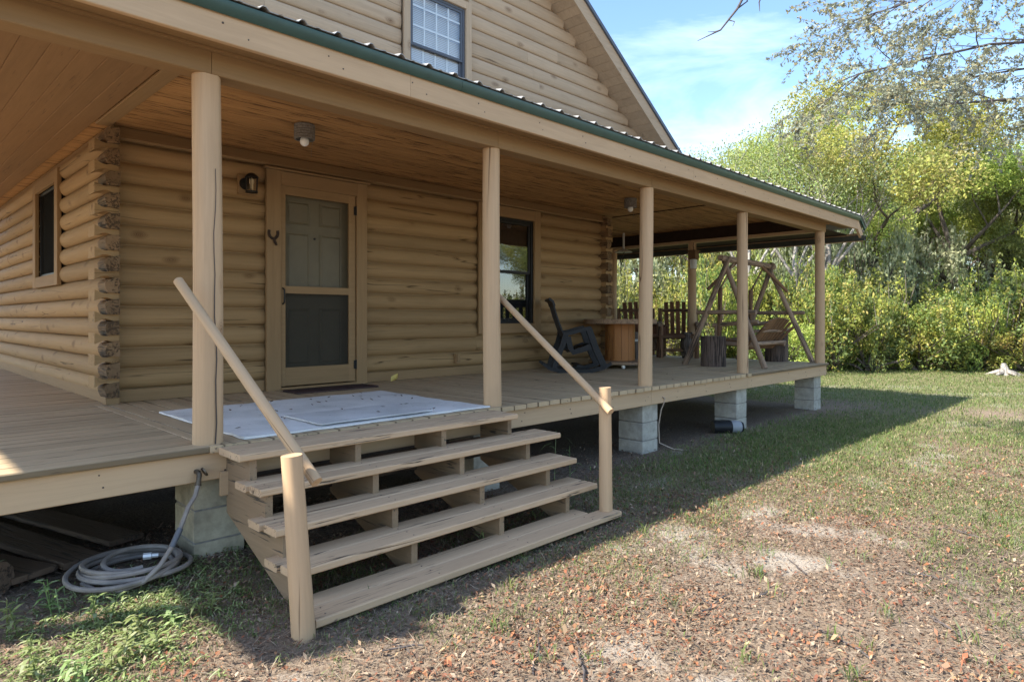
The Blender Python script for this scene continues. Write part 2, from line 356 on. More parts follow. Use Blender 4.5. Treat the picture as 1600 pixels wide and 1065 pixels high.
def quads(name, V, cols, mat):       # V (n,4,3) numpy, cols (n,3)
    n = len(V); me = bpy.data.meshes.new(name); me.vertices.add(n * 4); me.vertices.foreach_set('co', V.astype(np.float32).ravel())
    me.loops.add(n * 4); me.loops.foreach_set('vertex_index', np.arange(n * 4, dtype=np.int32))
    me.polygons.add(n); me.polygons.foreach_set('loop_start', np.arange(0, n * 4, 4, dtype=np.int32))
    at = me.color_attributes.new('Col', 'FLOAT_COLOR', 'POINT')
    c4 = np.ones((n, 4, 4), np.float32); c4[:, :, :3] = cols[:, None, :]; at.data.foreach_set('color', c4.ravel())
    me.materials.append(MATS[mat]); me.update(calc_edges=True); me.validate(); return me

# numpy value noise
_ng = np.random.default_rng(5).random((256, 256))
def vnoise(x, y):
    xi = np.floor(x).astype(int); yi = np.floor(y).astype(int); fx = x - xi; fy = y - yi; fx = fx * fx * (3 - 2 * fx); fy = fy * fy * (3 - 2 * fy)
    g = lambda a, b: _ng[a & 255, b & 255]
    return (g(xi, yi) * (1 - fx) + g(xi + 1, yi) * fx) * (1 - fy) + (g(xi, yi + 1) * (1 - fx) + g(xi + 1, yi + 1) * fx) * fy
def fbm(x, y, o=4):
    s = 0; a = 0.5; t = 0
    for k in range(o): s = s + a * vnoise(x * 2 ** k + 17 * k, y * 2 ** k + 31 * k); t += a; a *= 0.55
    return s / t

# ---------------------------------------------------------------- ground
def gz(x, y):
    x = np.asarray(x, float); y = np.asarray(y, float)
    z = -0.006 * np.clip(x - 2, 0, 16) + 0.05 * np.exp(-((x - 1.2) ** 2 / 1.2 + (y - 4.4) ** 2 / 0.9)) + 0.02 * np.exp(-((x - 0.6) ** 2 + (y - 3.2) ** 2) / 0.8)
    near = np.exp(-((x - 6) ** 2 + (y - 3) ** 2) / 500)
    return z + near * (0.05 * (fbm(x * 0.7 + 9, y * 0.7 + 4) - 0.5) + 0.022 * (fbm(x * 3.3, y * 3.3, 3) - 0.5))
def masks(x, y):
    d = SY * x + CY * y; r = CY * x - SY * y
    n1 = fbm(x * 0.9 + 40, y * 0.9 + 12); n2 = fbm(x * 2.6 + 3, y * 2.6 + 77); n3 = fbm(x * 0.35 + 8, y * 0.35 + 2)
    def blob(px, py, sx, sy, a=0):
        c, s = math.cos(a), math.sin(a); u = (x - px) * c + (y - py) * s; w = -(x - px) * s + (y - py) * c
        return np.exp(-(u * u / sx ** 2 + w * w / sy ** 2))
    sand = 1.5 * (n1 - 0.52) + 1.9 * (n2 - 0.52) + 0.12
    sand = sand + 0.75 * blob(3.45, 1.55, 0.55, 0.22, -0.2) + 0.55 * blob(4.55, 1.6, 0.5, 0.15, -0.6) + 0.5 * blob(4.9, 2.1, 0.7, 0.14, 0.3) + 0.45 * blob(2.0, 1.65, 0.5, 0.12) + 0.5 * blob(1.05, 2.45, 0.3, 0.2) + 0.6 * blob(9.5, 1.9, 1.5, 0.15, 0.1) + 0.7 * blob(15.0, 4.9, 3.5, 0.35, -0.78) + 0.55 * blob(16.5, 1.5, 3.0, 0.35, -0.7) + 0.5 * blob(6.2, 2.5, 1.0, 0.15)
    grass = 1.1 * (n3 - 0.45) + 0.9 * (n1 - 0.5) + 0.6 * (n2 - .5) + 0.20 + 0.065 * np.clip(d - 3.5, 0, 11)
    grass = grass + 0.1 * blob(0.75, 3.35, 0.55, 0.4, -0.7) + 0.35 * blob(7.5, 3.1, 3, 0.35) + 0.25 * blob(10, 2.7, 4, 0.7)
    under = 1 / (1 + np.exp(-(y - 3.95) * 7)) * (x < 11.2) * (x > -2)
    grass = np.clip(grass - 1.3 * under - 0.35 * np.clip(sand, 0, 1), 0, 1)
    dark = np.clip(0.85 * under + 0.9 * blob(4.4, 0.75, 0.8, 0.45, -0.3) + 0.5 * blob(5.0, 3.5, 1.8, 0.5) + 1.2 * (n3 - 0.62), 0, 1)  # first blob paints the shade of out-of-view trees into the soil colour
    return np.clip(sand * (1 - 0.7 * under), 0, 1), grass, dark
def axis_pts(lo, hi, step, far):
    a = list(np.arange(lo, hi, step)); g = step; x = hi
    while x < far: a.append(x); g *= 1.16; x += g
    g = step; x = lo; b = []
    while x > -far: g *= 1.16; x -= g; b.append(x)
    return np.array(b[::-1] + a)
gx = axis_pts(-0.5, 17, 0.06, 600); gy = axis_pts(-5.5, 7.5, 0.065, 600)
GX, GY = np.meshgrid(gx, gy, indexing='ij'); nx, ny = GX.shape
fx, fy = GX.ravel(), GY.ravel()
gme = bpy.data.meshes.new('ground'); gme.vertices.add(nx * ny)
gme.vertices.foreach_set('co', np.stack([fx, fy, gz(fx, fy)], 1).astype(np.float32).ravel())
ii = (np.arange(nx - 1)[:, None] * ny + np.arange(ny - 1)[None]).ravel()
fidx = np.stack([ii, ii + ny, ii + ny + 1, ii + 1], 1).astype(np.int32)
gme.loops.add(fidx.size); gme.loops.foreach_set('vertex_index', fidx.ravel())
gme.polygons.add(len(fidx)); gme.polygons.foreach_set('loop_start', np.arange(0, fidx.size, 4, dtype=np.int32))
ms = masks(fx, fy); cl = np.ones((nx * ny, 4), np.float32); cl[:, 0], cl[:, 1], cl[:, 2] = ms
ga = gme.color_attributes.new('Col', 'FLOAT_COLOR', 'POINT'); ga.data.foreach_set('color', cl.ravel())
gme.materials.append(MATS['ground']); gme.update(calc_edges=True); gme.validate(); gme.shade_smooth()
tag(ob('ground', gme), 'sandy yard with fallen leaves and thin grass', kind='structure')

# ---------------------------------------------------------------- dimensions
DK = 0.688            # deck top
YE = 3.74             # deck front edge
XC, XR = 1.56, 8.28   # cabin wall outer planes left and right
YW = 6.22             # cabin front wall, outermost log face
CE = 3.02             # porch ceiling
BB = 2.77             # beam bottom
XPOST = [1.423, 3.663, 5.904, 8.162, 10.88]
YP = 3.855

# ---------------------------------------------------------------- log cabin
cabin = thing('log_cabin', 'tan painted log cabin with gabled upper storey and round log walls', 'house', ((XC + XR) / 2, 9.5, 0))
cabin.location = (0, 0, 0)
LH = 0.176; LZ0 = 0.795; NLOG = 12
def log_prof(h, dep, back):
    return [(back, -h / 2), (back, h / 2), (0.0, h / 2)] + [(-dep * math.sin(math.pi * k / 12), (h / 2) * math.cos(math.pi * k / 12)) for k in range(1, 12)] + [(0.0, -h / 2)]
wall_f = MB()
for a_, b_, c_, d_ in ((XC + .02, 2.985, .42, 3.05), (2.985, 3.855, 2.74, 3.05), (2.985, 3.855, .42, DK), (3.855, 5.75, .42, 3.05), (5.75, 6.71, .42, 1.31), (5.75, 6.71, 2.77, 3.05), (6.71, XR - .02, .42, 3.05)):
    wall_f.box(a_, YW + .05, c_, b_, YW + .19, d_, .0005)
wall_f = wall_f.build('wall', 'log', cabin)
def put_log(parent, a, b, zc, side):
    """side 'F': along X at the front wall; 'L'/'R': along Y on a side wall"""
    ln = b - a
    mb = MB().prism(log_prof(LH - 0.0006, 0.074, 0.045), -ln / 2, ln / 2, 0, 1, 0.0015, max(1, int(ln / 0.7)))
    me = mb.mesh('log', ['log', 'log_end' if side != 'F' else 'log'], 50)
    o = ob('log', me, parent)
    if side == 'F': o.location = ((a + b) / 2, YW + 0.072, zc)
    elif side == 'L': o.location = (XC + 0.0, (a + b) / 2, zc); o.rotation_euler = (0, 0, R(-90))
    else: o.location = (XR - 0.0, (a + b) / 2, zc); o.rotation_euler = (0, 0, R(90))
    return o
DOOR = (2.84, 3.978, 2.857); WIN = (5.642, 6.815, 1.20, 2.885)
for i in range(NLOG):
    z0 = LZ0 + i * LH; z1 = z0 + LH; zc = (z0 + z1) / 2
    cuts = [(DOOR[0], DOOR[1])] if z0 < DOOR[2] - 0.03 else []
    if z1 > WIN[2] + 0.02 and z0 < WIN[3] - 0.02: cuts.append((WIN[0], WIN[1]))
    x = XC - 0.02
    segs = []
    for (a, b) in cuts: segs.append((x, a + 0.01)); x = b - 0.01
    segs.append((x, XR + 0.02))
    for (a, b) in segs:
        if b - a > 2.3 and rnd.random() < 0.55:
            c = a + rnd.uniform(0.35, 0.65) * (b - a)
            if i == 11 and a > 3.9 and a < 4.1: c = 4.12
            put_log(wall_f, a, c - 0.001, zc, 'F'); put_log(wall_f, c + 0.001, b, zc, 'F')
        else: put_log(wall_f, a, b, zc, 'F')
sill = board('sill_board', 'paint_trim', wall_f, (XC - 0.02, YW + 0.02, 0.742), (2.84, YW + 0.02, 0.742), 0.105, 0.05, up=(0, -1, 0))
board('sill_board', 'paint_trim', wall_f, (3.98, YW + 0.02, 0.742), (XR + 0.02, YW + 0.02, 0.742), 0.105, 0.05, up=(0, -1, 0))
board('frieze_board', 'paint_trim', wall_f, (XC - 0.02, YW - 0.005, 2.955), (5.2, YW - 0.005, 2.955), 0.12, 0.03, up=(0, -1, 0.55))
board('frieze_board', 'paint_trim', wall_f, (5.203, YW - 0.005, 2.955), (XR + 0.02, YW - 0.005, 2.955), 0.12, 0.03, up=(0, -1, 0.55))
# side walls; their logs are half a course off and run past the front wall
YB = 15.0
wall_l = MB().box(XC + 0.03, YW + 0.2, 0.42, XC + 0.16, YB, 3.05).build('wall', 'log', cabin)
wall_r = MB().box(XR - 0.16, YW + 0.2, 0.42, XR - 0.03, YB, 3.05).build('wall', 'log', cabin)
MB().box(XC + 0.16, YB - 0.15, 0.42, XR - 0.16, YB, 3.05).build('wall', 'log', cabin)
SWIN = (7.95, 9.22, 1.74, 2.93)
for i in range(NLOG + 1):
    zc = LZ0 + i * LH - LH * 0.02
    if i == 0: zc = LZ0 + 0.01
    cuts = [(SWIN[0], SWIN[1])] if zc + LH / 2 > SWIN[2] + 0.03 and zc - LH / 2 < SWIN[3] - 0.03 else []
    y = YW + 0.09; segs = []
    for (a, b) in cuts: segs.append((y, a - 0.0)); y = b
    segs.append((y, YB))
    for (a, b) in segs:
        c = a + rnd.uniform(0.3, 0.7) * (b - a)
        if b - a > 3: put_log(wall_l, a, c - 0.002, zc, 'L'); put_log(wall_l, c + 0.002, b, zc, 'L')
        else: put_log(wall_l, a, b, zc, 'L')
    put_log(wall_r, YW + 0.09, YB, zc, 'R')
    # rough sawn end of each side log standing proud of the corner
    for (xa, xb, wl) in ((XC - 0.115, XC, wall_l), (XR + 0.0, XR + 0.115, wall_r)):
        h = LH * 0.36; sgn = 1 if wl is wall_l else -1
        xi, xo = (xb, xa) if sgn == 1 else (xa, xb)
        ye = YW - 0.11 - rnd.uniform(0, 0.02)
        mb = MB(); pr = [(xi, -h), (xi - sgn * 0.085, -h * 0.98), (xi - sgn * 0.10, -h * 0.5), (xi - sgn * 0.108, h * 0.2), (xi - sgn * 0.085, h * 0.8), (xi, h * 1.05)]
        tip = [(p + rnd.uniform(-.004, .004), q + rnd.uniform(-.006, .006)) for p, q in pr]
        vs = [(p, YW + 0.12, zc + q) for p, q in pr] + [(p, ye + rnd.uniform(-.004, .004), zc + q) for p, q in tip]
        n = len(pr); fs = [(k, (k + 1) % n, n + (k + 1) % n, n + k) for k in range(n)]
        mb.add(vs, fs, 0); mb.f += [tuple(range(n, 2 * n)), tuple(reversed(range(n)))]; mb.mi += [0, 0]
        mb.build('log_end', ['log_end'], wl, ang=25)
    if i < NLOG:    # flared end of the front log between two side logs
        zf = LZ0 + i * LH + LH / 2
        for sgn, x0, wl in ((1, XC, wall_l), (-1, XR, wall_r)):
            xs = [0.0, 0.045, 0.09, 0.12, 0.175]; hs = [0.05, 0.032, 0.016, 0.02, 0.046]
            pr = [(x0 - sgn * a, h) for a, h in zip(xs, hs)] + [(x0 - sgn * a, -h) for a, h in reversed(list(zip(xs, hs)))]
            n = len(pr); vs = [(p, YW - 0.085, zf + q) for p, q in pr] + [(p, YW + 0.11, zf + q) for p, q in pr]
            fs = [(k, (k + 1) % n, n + (k + 1) % n, n + k) for k in range(n)]
            mb = MB(); mb.add(vs, fs, 0)
            for (k0) in range(4):
                for off in (0, n):
                    mb.f.append((off + k0, off + k0 + 1, off + n - 2 - k0, off + n - 1 - k0)); mb.mi.append(0)
            mb.build('log', ['log'], wl, ang=25)
board('sill_board', 'paint_trim', wall_l, (XC - 0.045, YW + 0.05, 0.735), (XC - 0.045, YB, 0.735), 0.10, 0.05, up=(-1, 0, 0))
MB().box(XC - 0.10, YW - 0.10, 0.69, XC + 0.0, YW + 0.02, 0.75).build('sill_block', 'paint_trim', wall_l)

# entry door, casing and screen door
yc = YW - 0.035
for a, b in (((2.915, yc, DK), (2.915, yc, 2.857)), ((3.913, yc, DK), (3.913, yc, 2.857))):
    board('door_casing', 'paint_trim', cabin, a, b, 0.15 if a[0] < 3 else 0.128, 0.035, up=(0, -1, 0))
board('door_casing', 'paint_trim', cabin, (2.99, yc + 0.002, 2.787), (3.848, yc + 0.002, 2.787), 0.136, 0.035, up=(0, -1, 0))
board('drip_cap', 'paint_trim', cabin, (2.82, yc - 0.012, 2.868), (4.0, yc - 0.012, 2.868), 0.075, 0.018)
for x in (2.993, 3.846): board('door_jamb', 'paint_trim', cabin, (x, YW + 0.07, DK + 0.02), (x, YW + 0.07, 2.72), 0.17, 0.02, up=(1, 0, 0))
board('threshold', 'paint_trim', cabin, (2.99, YW + 0.02, DK + 0.012), (3.85, YW + 0.02, DK + 0.012), 0.16, 0.022)
ent = MB().box(3.004, YW + 0.085, 0.72, 3.836, YW + 0.125, 2.715).build('entry_door', 'entry_door', cabin)
def dpanel(x0, x1, z0, z1):
    mb = MB(); yb = YW + 0.084; t = 0.03
    o = [(x0, z0), (x1, z0), (x1, z1), (x0, z1)]; q = [(x0 + t, z0 + t), (x1 - t, z0 + t), (x1 - t, z1 - t), (x0 + t, z1 - t)]; q2 = [(x0 + t * .45, z0 + t * .45), (x1 - t * .45, z0 + t * .45), (x1 - t * .45, z1 - t * .45), (x0 + t * .45, z1 - t * .45)]
    vs = [(a, yb - 0.004, b) for a, b in o] + [(a, yb + 0.0, b) for a, b in q2] + [(a, yb - 0.010, b) for a, b in q] + [(a, yb + 0.005, b) for a, b in o]
    fs = [(k, (k + 1) % 4, 4 + (k + 1) % 4, 4 + k) for k in range(4)] + [(4 + k, 4 + (k + 1) % 4, 8 + (k + 1) % 4, 8 + k) for k in range(4)] + [(8, 9, 10, 11)] + [(k, 12 + k, 12 + (k + 1) % 4, (k + 1) % 4) for k in range(4)]
    mb.add(vs, fs); mb.build('door_panel', 'entry_door', ent, ang=15)
for x0, x1 in ((3.105, 3.365), (3.475, 3.735)):
    dpanel(x0, x1, 2.36, 2.60); dpanel(x0, x1, 1.62, 2.28); dpanel(x0, x1, 0.92, 1.50)
MB().tube([(3.42, YW + 0.092, 2.23), (3.42, YW + 0.078, 2.23)], 0.012, 10).build('peephole', 'black_metal', ent)
ys = YW - 0.012
sd = MB().box(3.000, ys - 0.014, 0.722, 3.046, ys + 0.014, 2.722).build('screen_door', 'paint_trim', cabin)
MB().box(3.764, ys - 0.014, 0.722, 3.840, ys + 0.014, 2.722).build('stile', 'paint_trim', sd)
for z0, z1 in ((2.632, 2.720), (1.648, 1.722), (0.724, 0.906)):
    MB().box(3.046, ys - 0.013, z0, 3.764, ys + 0.013, z1).build('rail', 'paint_trim', sd)
def sheet(name, mat, parent, x0, x1, z0, z1, y):
    return MB().add([(x0, y, z0), (x1, y, z0), (x1, y, z1), (x0, y, z1)], [(0, 1, 2, 3)]).build(name, mat, parent)
sheet('screen', 'screen', sd, 3.04, 3.77, 1.71, 2.64, ys); sheet('screen', 'screen_dense', sd, 3.04, 3.77, 0.90, 1.66, ys + 0.003)
for z in (2.56, 0.90):
    MB().box(3.822, ys - 0.026, z - 0.045, 3.858, ys - 0.016, z + 0.045).tube([(3.842, ys - 0.03, z - 0.05), (3.842, ys - 0.03, z + 0.05)], 0.008, 8).build('hinge', 'black_metal', sd)
MB().tube([(3.018, ys - 0.012, 1.70), (3.018, ys - 0.045, 1.685), (3.018, ys - 0.05, 1.62), (3.018, ys - 0.045, 1.555), (3.018, ys - 0.012, 1.54)], 0.008, 8).build('handle', 'black_metal', sd)

# ground floor window
yv = YW - 0.03
wx0, wx1, wz0, wz1 = WIN
win = MB().box(wx0 + 0.125, YW - 0.01, wz0 + 0.13, wx0 + 0.160, YW + 0.07, wz1 - 0.14).box(wx1 - 0.160, YW - 0.01, wz0 + 0.13, wx1 - 0.125, YW + 0.07, wz1 - 0.14) \
    .box(wx0 + 0.16, YW - 0.01, wz0 + 0.13, wx1 - 0.16, YW + 0.07, wz0 + 0.165).box(wx0 + 0.16, YW - 0.01, wz1 - 0.175, wx1 - 0.16, YW + 0.07, wz1 - 0.14).build('window', 'black_metal', cabin)
board('casing', 'paint_trim', win, (wx0 + 0.063, yv, wz0), (wx0 + 0.063, yv, wz1), 0.125, 0.035, up=(0, -1, 0))
board('casing', 'paint_trim', win, (wx1 - 0.063, yv, wz0), (wx1 - 0.063, yv, wz1), 0.125, 0.035, up=(0, -1, 0))
board('casing', 'paint_trim', win, (wx0 + 0.127, yv + 0.002, wz0 + 0.065), (wx1 - 0.127, yv + 0.002, wz0 + 0.065), 0.13, 0.035, up=(0, -1, 0))
board('casing', 'paint_trim', win, (wx0 + 0.127, yv + 0.002, wz1 - 0.07), (wx1 - 0.127, yv + 0.002, wz1 - 0.07), 0.14, 0.035, up=(0, -1, 0))
ga, gb, g0, g1 = wx0 + 0.165, wx1 - 0.165, wz0 + 0.17, wz1 - 0.18; gm = 2.03
def sash(x0, x1, z0, z1, y, parent, mat='black_metal', w=0.035, glass='glass'):
    f = MB().box(x0, y - 0.012, z0, x0 + w, y + 0.012, z1).box(x1 - w, y - 0.012, z0, x1, y + 0.012, z1).box(x0 + w, y - 0.012, z0, x1 - w, y + 0.012, z0 + w).box(x0 + w, y - 0.012, z1 - w, x1 - w, y + 0.012, z1).build('sash', mat, parent)
    sheet('pane', glass, parent, x0 + w * .8, x1 - w * .8, z0 + w * .8, z1 - w * .8, y)
sash(ga - 0.004, gb + 0.004, gm - 0.02, g1 + 0.004, YW + 0.02, win)
sash(ga - 0.004, gb + 0.004, g0 - 0.004, gm + 0.01, YW + 0.048, win)
sheet('curtain', 'curtain', win, ga, gb, 2.38, g1, YW + 0.075)
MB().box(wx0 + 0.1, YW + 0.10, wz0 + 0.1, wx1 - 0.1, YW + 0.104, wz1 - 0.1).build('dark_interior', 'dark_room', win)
for q in (0,):   # outlet box and its cord
    MB().box(5.255, YW - 0.045, 0.845, 5.322, YW - 0.003, 0.965).box(5.265, YW - 0.06, 0.86, 5.312, YW - 0.045, 0.955).build('outlet_cover', 'paint_trim', cabin)
# window on the left side wall
xs_ = XC - 0.075
a0, a1, b0, b1 = SWIN
sw = MB().box(xs_ + 0.03, a0 + 0.14, b0 + 0.12, xs_ + 0.06, a1 - 0.14, b0 + 0.15).box(xs_ + 0.03, a0 + 0.14, b1 - 0.15, xs_ + 0.06, a1 - 0.14, b1 - 0.12) \
    .box(xs_ + 0.03, a0 + 0.14, b0 + 0.15, xs_ + 0.06, a0 + 0.17, b1 - 0.15).box(xs_ + 0.03, a1 - 0.17, b0 + 0.15, xs_ + 0.06, a1 - 0.14, b1 - 0.15).build('window', 'black_metal', cabin)
for p, q, w in (((xs_, a0 + .07, b0), (xs_, a0 + .07, b1), .14), ((xs_, a1 - .07, b0), (xs_, a1 - .07, b1), .14), ((xs_ + .002, a0 + .14, b0 + .06), (xs_ + .002, a1 - .14, b0 + .06), .12), ((xs_ + .002, a0 + .14, b1 - .06), (xs_ + .002, a1 - .14, b1 - .06), .12)):
    board('casing', 'paint_trim', sw, p, q, w, 0.04, up=(-1, 0, 0))
MB().add([(xs_ + .05, a0 + .15, b0 + .13), (xs_ + .05, a1 - .15, b0 + .13), (xs_ + .05, a1 - .15, b1 - .13), (xs_ + .05, a0 + .15, b1 - .13)], [(0, 1, 2, 3)]).build('screen', 'screen_side', sw)
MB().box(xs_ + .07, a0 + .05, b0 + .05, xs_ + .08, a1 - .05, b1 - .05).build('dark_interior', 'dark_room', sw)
MB().box(xs_ + .035, a0 + .15, b0 + .12, xs_ + .055, a1 - .15, b0 + .135).build('sill', 'white_frame', sw)

# gable wall of log siding under the steep roof
YG = 6.15; SL = 0.663; RX = 4.885
def sofz(x): return 4.495 - SL * (abs(x - RX) + RX - 9.088)      # underside of the rake soffit
gab = MB().add([(RX - 6.2, YG + 0.06, 3.06), (RX + 6.2, YG + 0.06, 3.06), (RX + 6.2, YG + 0.06, sofz(RX + 6.2)), (RX, YG + 0.06, sofz(RX)), (RX - 6.2, YG + 0.06, sofz(RX - 6.2))], [(0, 1, 2, 3, 4)]).build('gable', 'siding', cabin)
GW = (4.42, 5.45, 3.92, 5.32)
def sid_prof(h): return [(0.05, -h / 2), (0.05, h / 2), (0.0, h / 2 - .003)] + [(-0.026 * math.sin(math.pi * k / 8), (h / 2 - .003) * math.cos(math.pi * k / 8)) for k in range(1, 8)] + [(0.0, -h / 2 + .003)]
gh = 0.179
for i in range(23):
    z0 = 3.095 + i * gh; zc = z0 + gh / 2; zt = z0 + gh
    xm = RX + (sofz(RX) - zc) / SL
    hw = min(xm - RX, 6.2)
    if hw < 0.3: break
    segs = [(RX - hw, RX + hw)]
    if zt > GW[2] and z0 < GW[3]: segs = [(RX - hw, GW[0]), (GW[1], RX + hw)]
    for a, b in segs:
        js = [a, b]
        if b - a > 2.6: js = [a, a + (b - a) * rnd.uniform(.35, .65), b]
        for u, w in zip(js[:-1], js[1:]):
            me = MB().prism(sid_prof(gh - .003), -(w - u) / 2 + .001, (w - u) / 2 - .001, jit=0.001, segs=max(1, int(w - u))).mesh('siding_log', 'siding', 50)
            ob('siding_log', me, gab, ((u + w) / 2, YG + 0.026, zc))
gx0, gx1, gz0, gz1 = GW
gwin = MB().box(gx0 + .09, YG - .02, gz0 + .09, gx0 + .12, YG + .05, gz1 - .09).box(gx1 - .12, YG - .02, gz0 + .09, gx1 - .09, YG + .05, gz1 - .09).box(gx0 + .12, YG - .02, gz0 + .09, gx1 - .12, YG + .05, gz0 + .12).box(gx0 + .12, YG - .02, gz1 - .12, gx1 - .12, YG + .05, gz1 - .09).build('window', 'blue_grey_frame', gab)
yv = YG - .035
board('casing', 'siding', gwin, (gx0 + .045, yv, gz0), (gx0 + .045, yv, gz1), .09, .035, up=(0, -1, 0)); board('casing', 'siding', gwin, (gx1 - .045, yv, gz0), (gx1 - .045, yv, gz1), .09, .035, up=(0, -1, 0))
board('casing', 'siding', gwin, (gx0 + .09, yv + .002, gz1 - .045), (gx1 - .09, yv + .002, gz1 - .045), .09, .035, up=(0, -1, 0)); board('casing', 'siding', gwin, (gx0 + .09, yv + .002, gz0 + .045), (gx1 - .09, yv + .002, gz0 + .045), .09, .035, up=(0, -1, 0))
sash(gx0 + .12, gx1 - .12, 4.565, gz1 - .12, YG + .0, gwin, 'blue_grey_frame', .03, 'glass')
sash(gx0 + .12, gx1 - .12, gz0 + .12, 4.60, YG + .028, gwin, 'blue_grey_frame', .03, 'glass')
mb = MB()
for k in range(1, 4):
    x = gx0 + .15 + (gx1 - gx0 - .30) * k / 4; mb.box(x - .009, YG + .006, 4.6, x + .009, YG + .014, gz1 - .15)
for z in (4.81, 5.04): mb.box(gx0 + .15, YG + .004, z - .009, gx1 - .15, YG + .012, z + .009)
mb.build('muntin', 'white_frame', gwin)
mb = MB()
for k in range(1, 4):
    x = gx0 + .15 + (gx1 - gx0 - .30) * k / 4; mb.box(x - .009, YG + .034, gz0 + .15, x + .009, YG + .04, 4.58)
mb.build('muntin', 'white_frame', gwin)
mb = MB(); zz = gz0 + .12
while zz < gz1 - .1:
    mb.add([(gx0 + .1, YG + .043, zz), (gx1 - .1, YG + .043, zz), (gx1 - .1, YG + .056, zz + .024), (gx0 + .1, YG + .056, zz + .024)], [(0, 1, 2, 3)]); zz += .021
mb.build('blind', 'blind', gwin)
# steep main roof, its rake board and soffit boards
YR0 = 5.79; YR1 = YB + 0.5; XE = 12.02; XEL = -1.35
def rtop(x): return sofz(x) + 0.27
kl = XEL + 1.3
roof = MB()
pts = [(XE, rtop(XE)), (RX, rtop(RX)), (0.6, rtop(0.6)), (XEL, 3.02)]
vs = [(x, YR0 - .02, z) for x, z in pts] + [(x, YR1, z) for x, z in pts] + [(x, YR0 - .02, z - .05) for x, z in pts] + [(x, YR1, z - .05) for x, z in pts]
fs = []
for k in range(3): fs += [(k, k + 1, 5 + k, 4 + k), (8 + k, 12 + k, 13 + k, 9 + k), (k, 8 + k, 9 + k, k + 1), (4 + k, 5 + k, 13 + k, 12 + k)]
fs += [(0, 4, 12, 8), (3, 11, 15, 7)]
roof.add(vs, fs); roof = roof.build('roof', 'roof_metal', cabin)
def slab(name, mat, parent, x0, x1, zf, dz0, dz1, y0, y1):
    vs = [(x, y, zf(x) + dz) for y in (y0, y1) for x, dz in ((x0, dz0), (x1, dz0), (x1, dz1), (x0, dz1))]
    fs = [(0, 1, 2, 3), (7, 6, 5, 4), (0, 4, 5, 1), (1, 5, 6, 2), (2, 6, 7, 3), (3, 7, 4, 0)]
    return MB().add(vs, fs).build(name, mat, parent)
for a, b in ((RX, 8.2), (8.203, 11.0), (0.0, RX - .003)): slab('rake_board', 'siding', roof, a, b, sofz, -.005, .215, YR0, YR0 + .035)
for a, b in ((RX, 11.2), (0.0, RX - .003)): slab('rake_trim', 'blue_grey_frame', roof, a, b, sofz, .215, .275, YR0 - .03, YR0 + .03)
n = 0; x = RX + .02
while x < 11.0:
    slab('soffit_board', 'siding', roof, x, x + .112, sofz, rnd.uniform(-.001, .001), .018, YR0 + .036, YG + .06); x += .118

# ---------------------------------------------------------------- porch
porch = thing('porch', 'wide covered wrap-around porch with tan deck and round posts', 'porch')
JO = DK - 0.038
dframe = MB()
for x in np.arange(-0.6, 10.8, 0.61): dframe.box(x, YE + .09, .50, x + .04, 6.3 if 1.5 < x < 8.3 else 12.0, JO - .002)
dframe = dframe.build('deck_frame', 'old_plank', porch)
def jz(): return rnd.uniform(-.0015, .0015)
W = .1425; G = .1455
x = 1.545
while x < 8.08:
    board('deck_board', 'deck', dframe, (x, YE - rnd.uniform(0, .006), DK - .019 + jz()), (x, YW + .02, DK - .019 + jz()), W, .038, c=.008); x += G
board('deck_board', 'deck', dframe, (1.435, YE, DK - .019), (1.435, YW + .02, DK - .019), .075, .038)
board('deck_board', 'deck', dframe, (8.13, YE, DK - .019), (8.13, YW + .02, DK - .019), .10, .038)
y = YE + .07; first = True
while y < 12.2:
    e = 1.394 if y < YW + .05 else 1.50
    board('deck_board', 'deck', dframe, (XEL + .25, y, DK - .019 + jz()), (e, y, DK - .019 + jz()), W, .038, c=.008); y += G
y = YE + .07
while y < 9.0:
    s0 = 8.183 if y < YW + .05 else 8.36
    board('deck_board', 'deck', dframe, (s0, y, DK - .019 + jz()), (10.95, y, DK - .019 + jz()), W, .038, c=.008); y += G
for a, b in ((XEL + .25, 1.50), (1.503, 5.88), (5.883, 8.135), (8.138, 10.94)):
    board('rim_board', 'paint', porch, (a, YE + .05, (JO + .495) / 2 - .001), (b, YE + .05, (JO + .495) / 2 - .001), JO - .497, .038, up=(0, -1, 0))
board('rim_board', 'paint', porch, (10.91, YE + .075, (JO + .495) / 2), (10.91, 9.0, (JO + .495) / 2), JO - .497, .038, up=(1, 0, 0))
# posts
def post(x, y, r0, r1, seed, flat=False):
    q = random.Random(seed); n = 18; H = BB - DK; vs = []; fs = []; K = 12
    ph = [1 + q.uniform(-.02, .02) for _ in range(n)]
    for k in range(K + 1):
        f = k / K; ox = .008 * math.sin(f * 3.1 + seed); oy = .006 * math.sin(f * 2.3 + seed * 2)
        for j in range(n):
            t = 2 * math.pi * j / n; rr = (r0 + (r1 - r0) * f) * ph[j] * (1 + .012 * math.sin(5 * f + j)); px, py = ox + rr * math.cos(t), oy + rr * math.sin(t)
            if flat: py = max(py, -r0 * .86)
            vs.append((px, py, H * f))
    for k in range(K):
        for j in range(n):
            m = (j + 1) % n; fs.append((k * n + j, k * n + m, (k + 1) * n + m, (k + 1) * n + j))
    mb = MB().add(vs, fs); mb.f += [tuple(reversed(range(n))), tuple(K * n + j for j in range(n))]; mb.mi += [0, 0]
    return mb.build('post', 'paint_post', porch, (x, y, DK), ang=60)
for k, (x, r) in enumerate(zip(XPOST, (.081, .073, .075, .072, .077))): post(x, YP, r, r * .93, k * 1.7 + 1, k == 0)
for k, y in enumerate((6.08, 7.85)): post(10.85, y, .08, .072, 9 + k)
post(-.55, YP, .08, .075, 14); post(-.55, 6.4, .08, .075, 15); post(-.55, 9.0, .08, .075, 16)
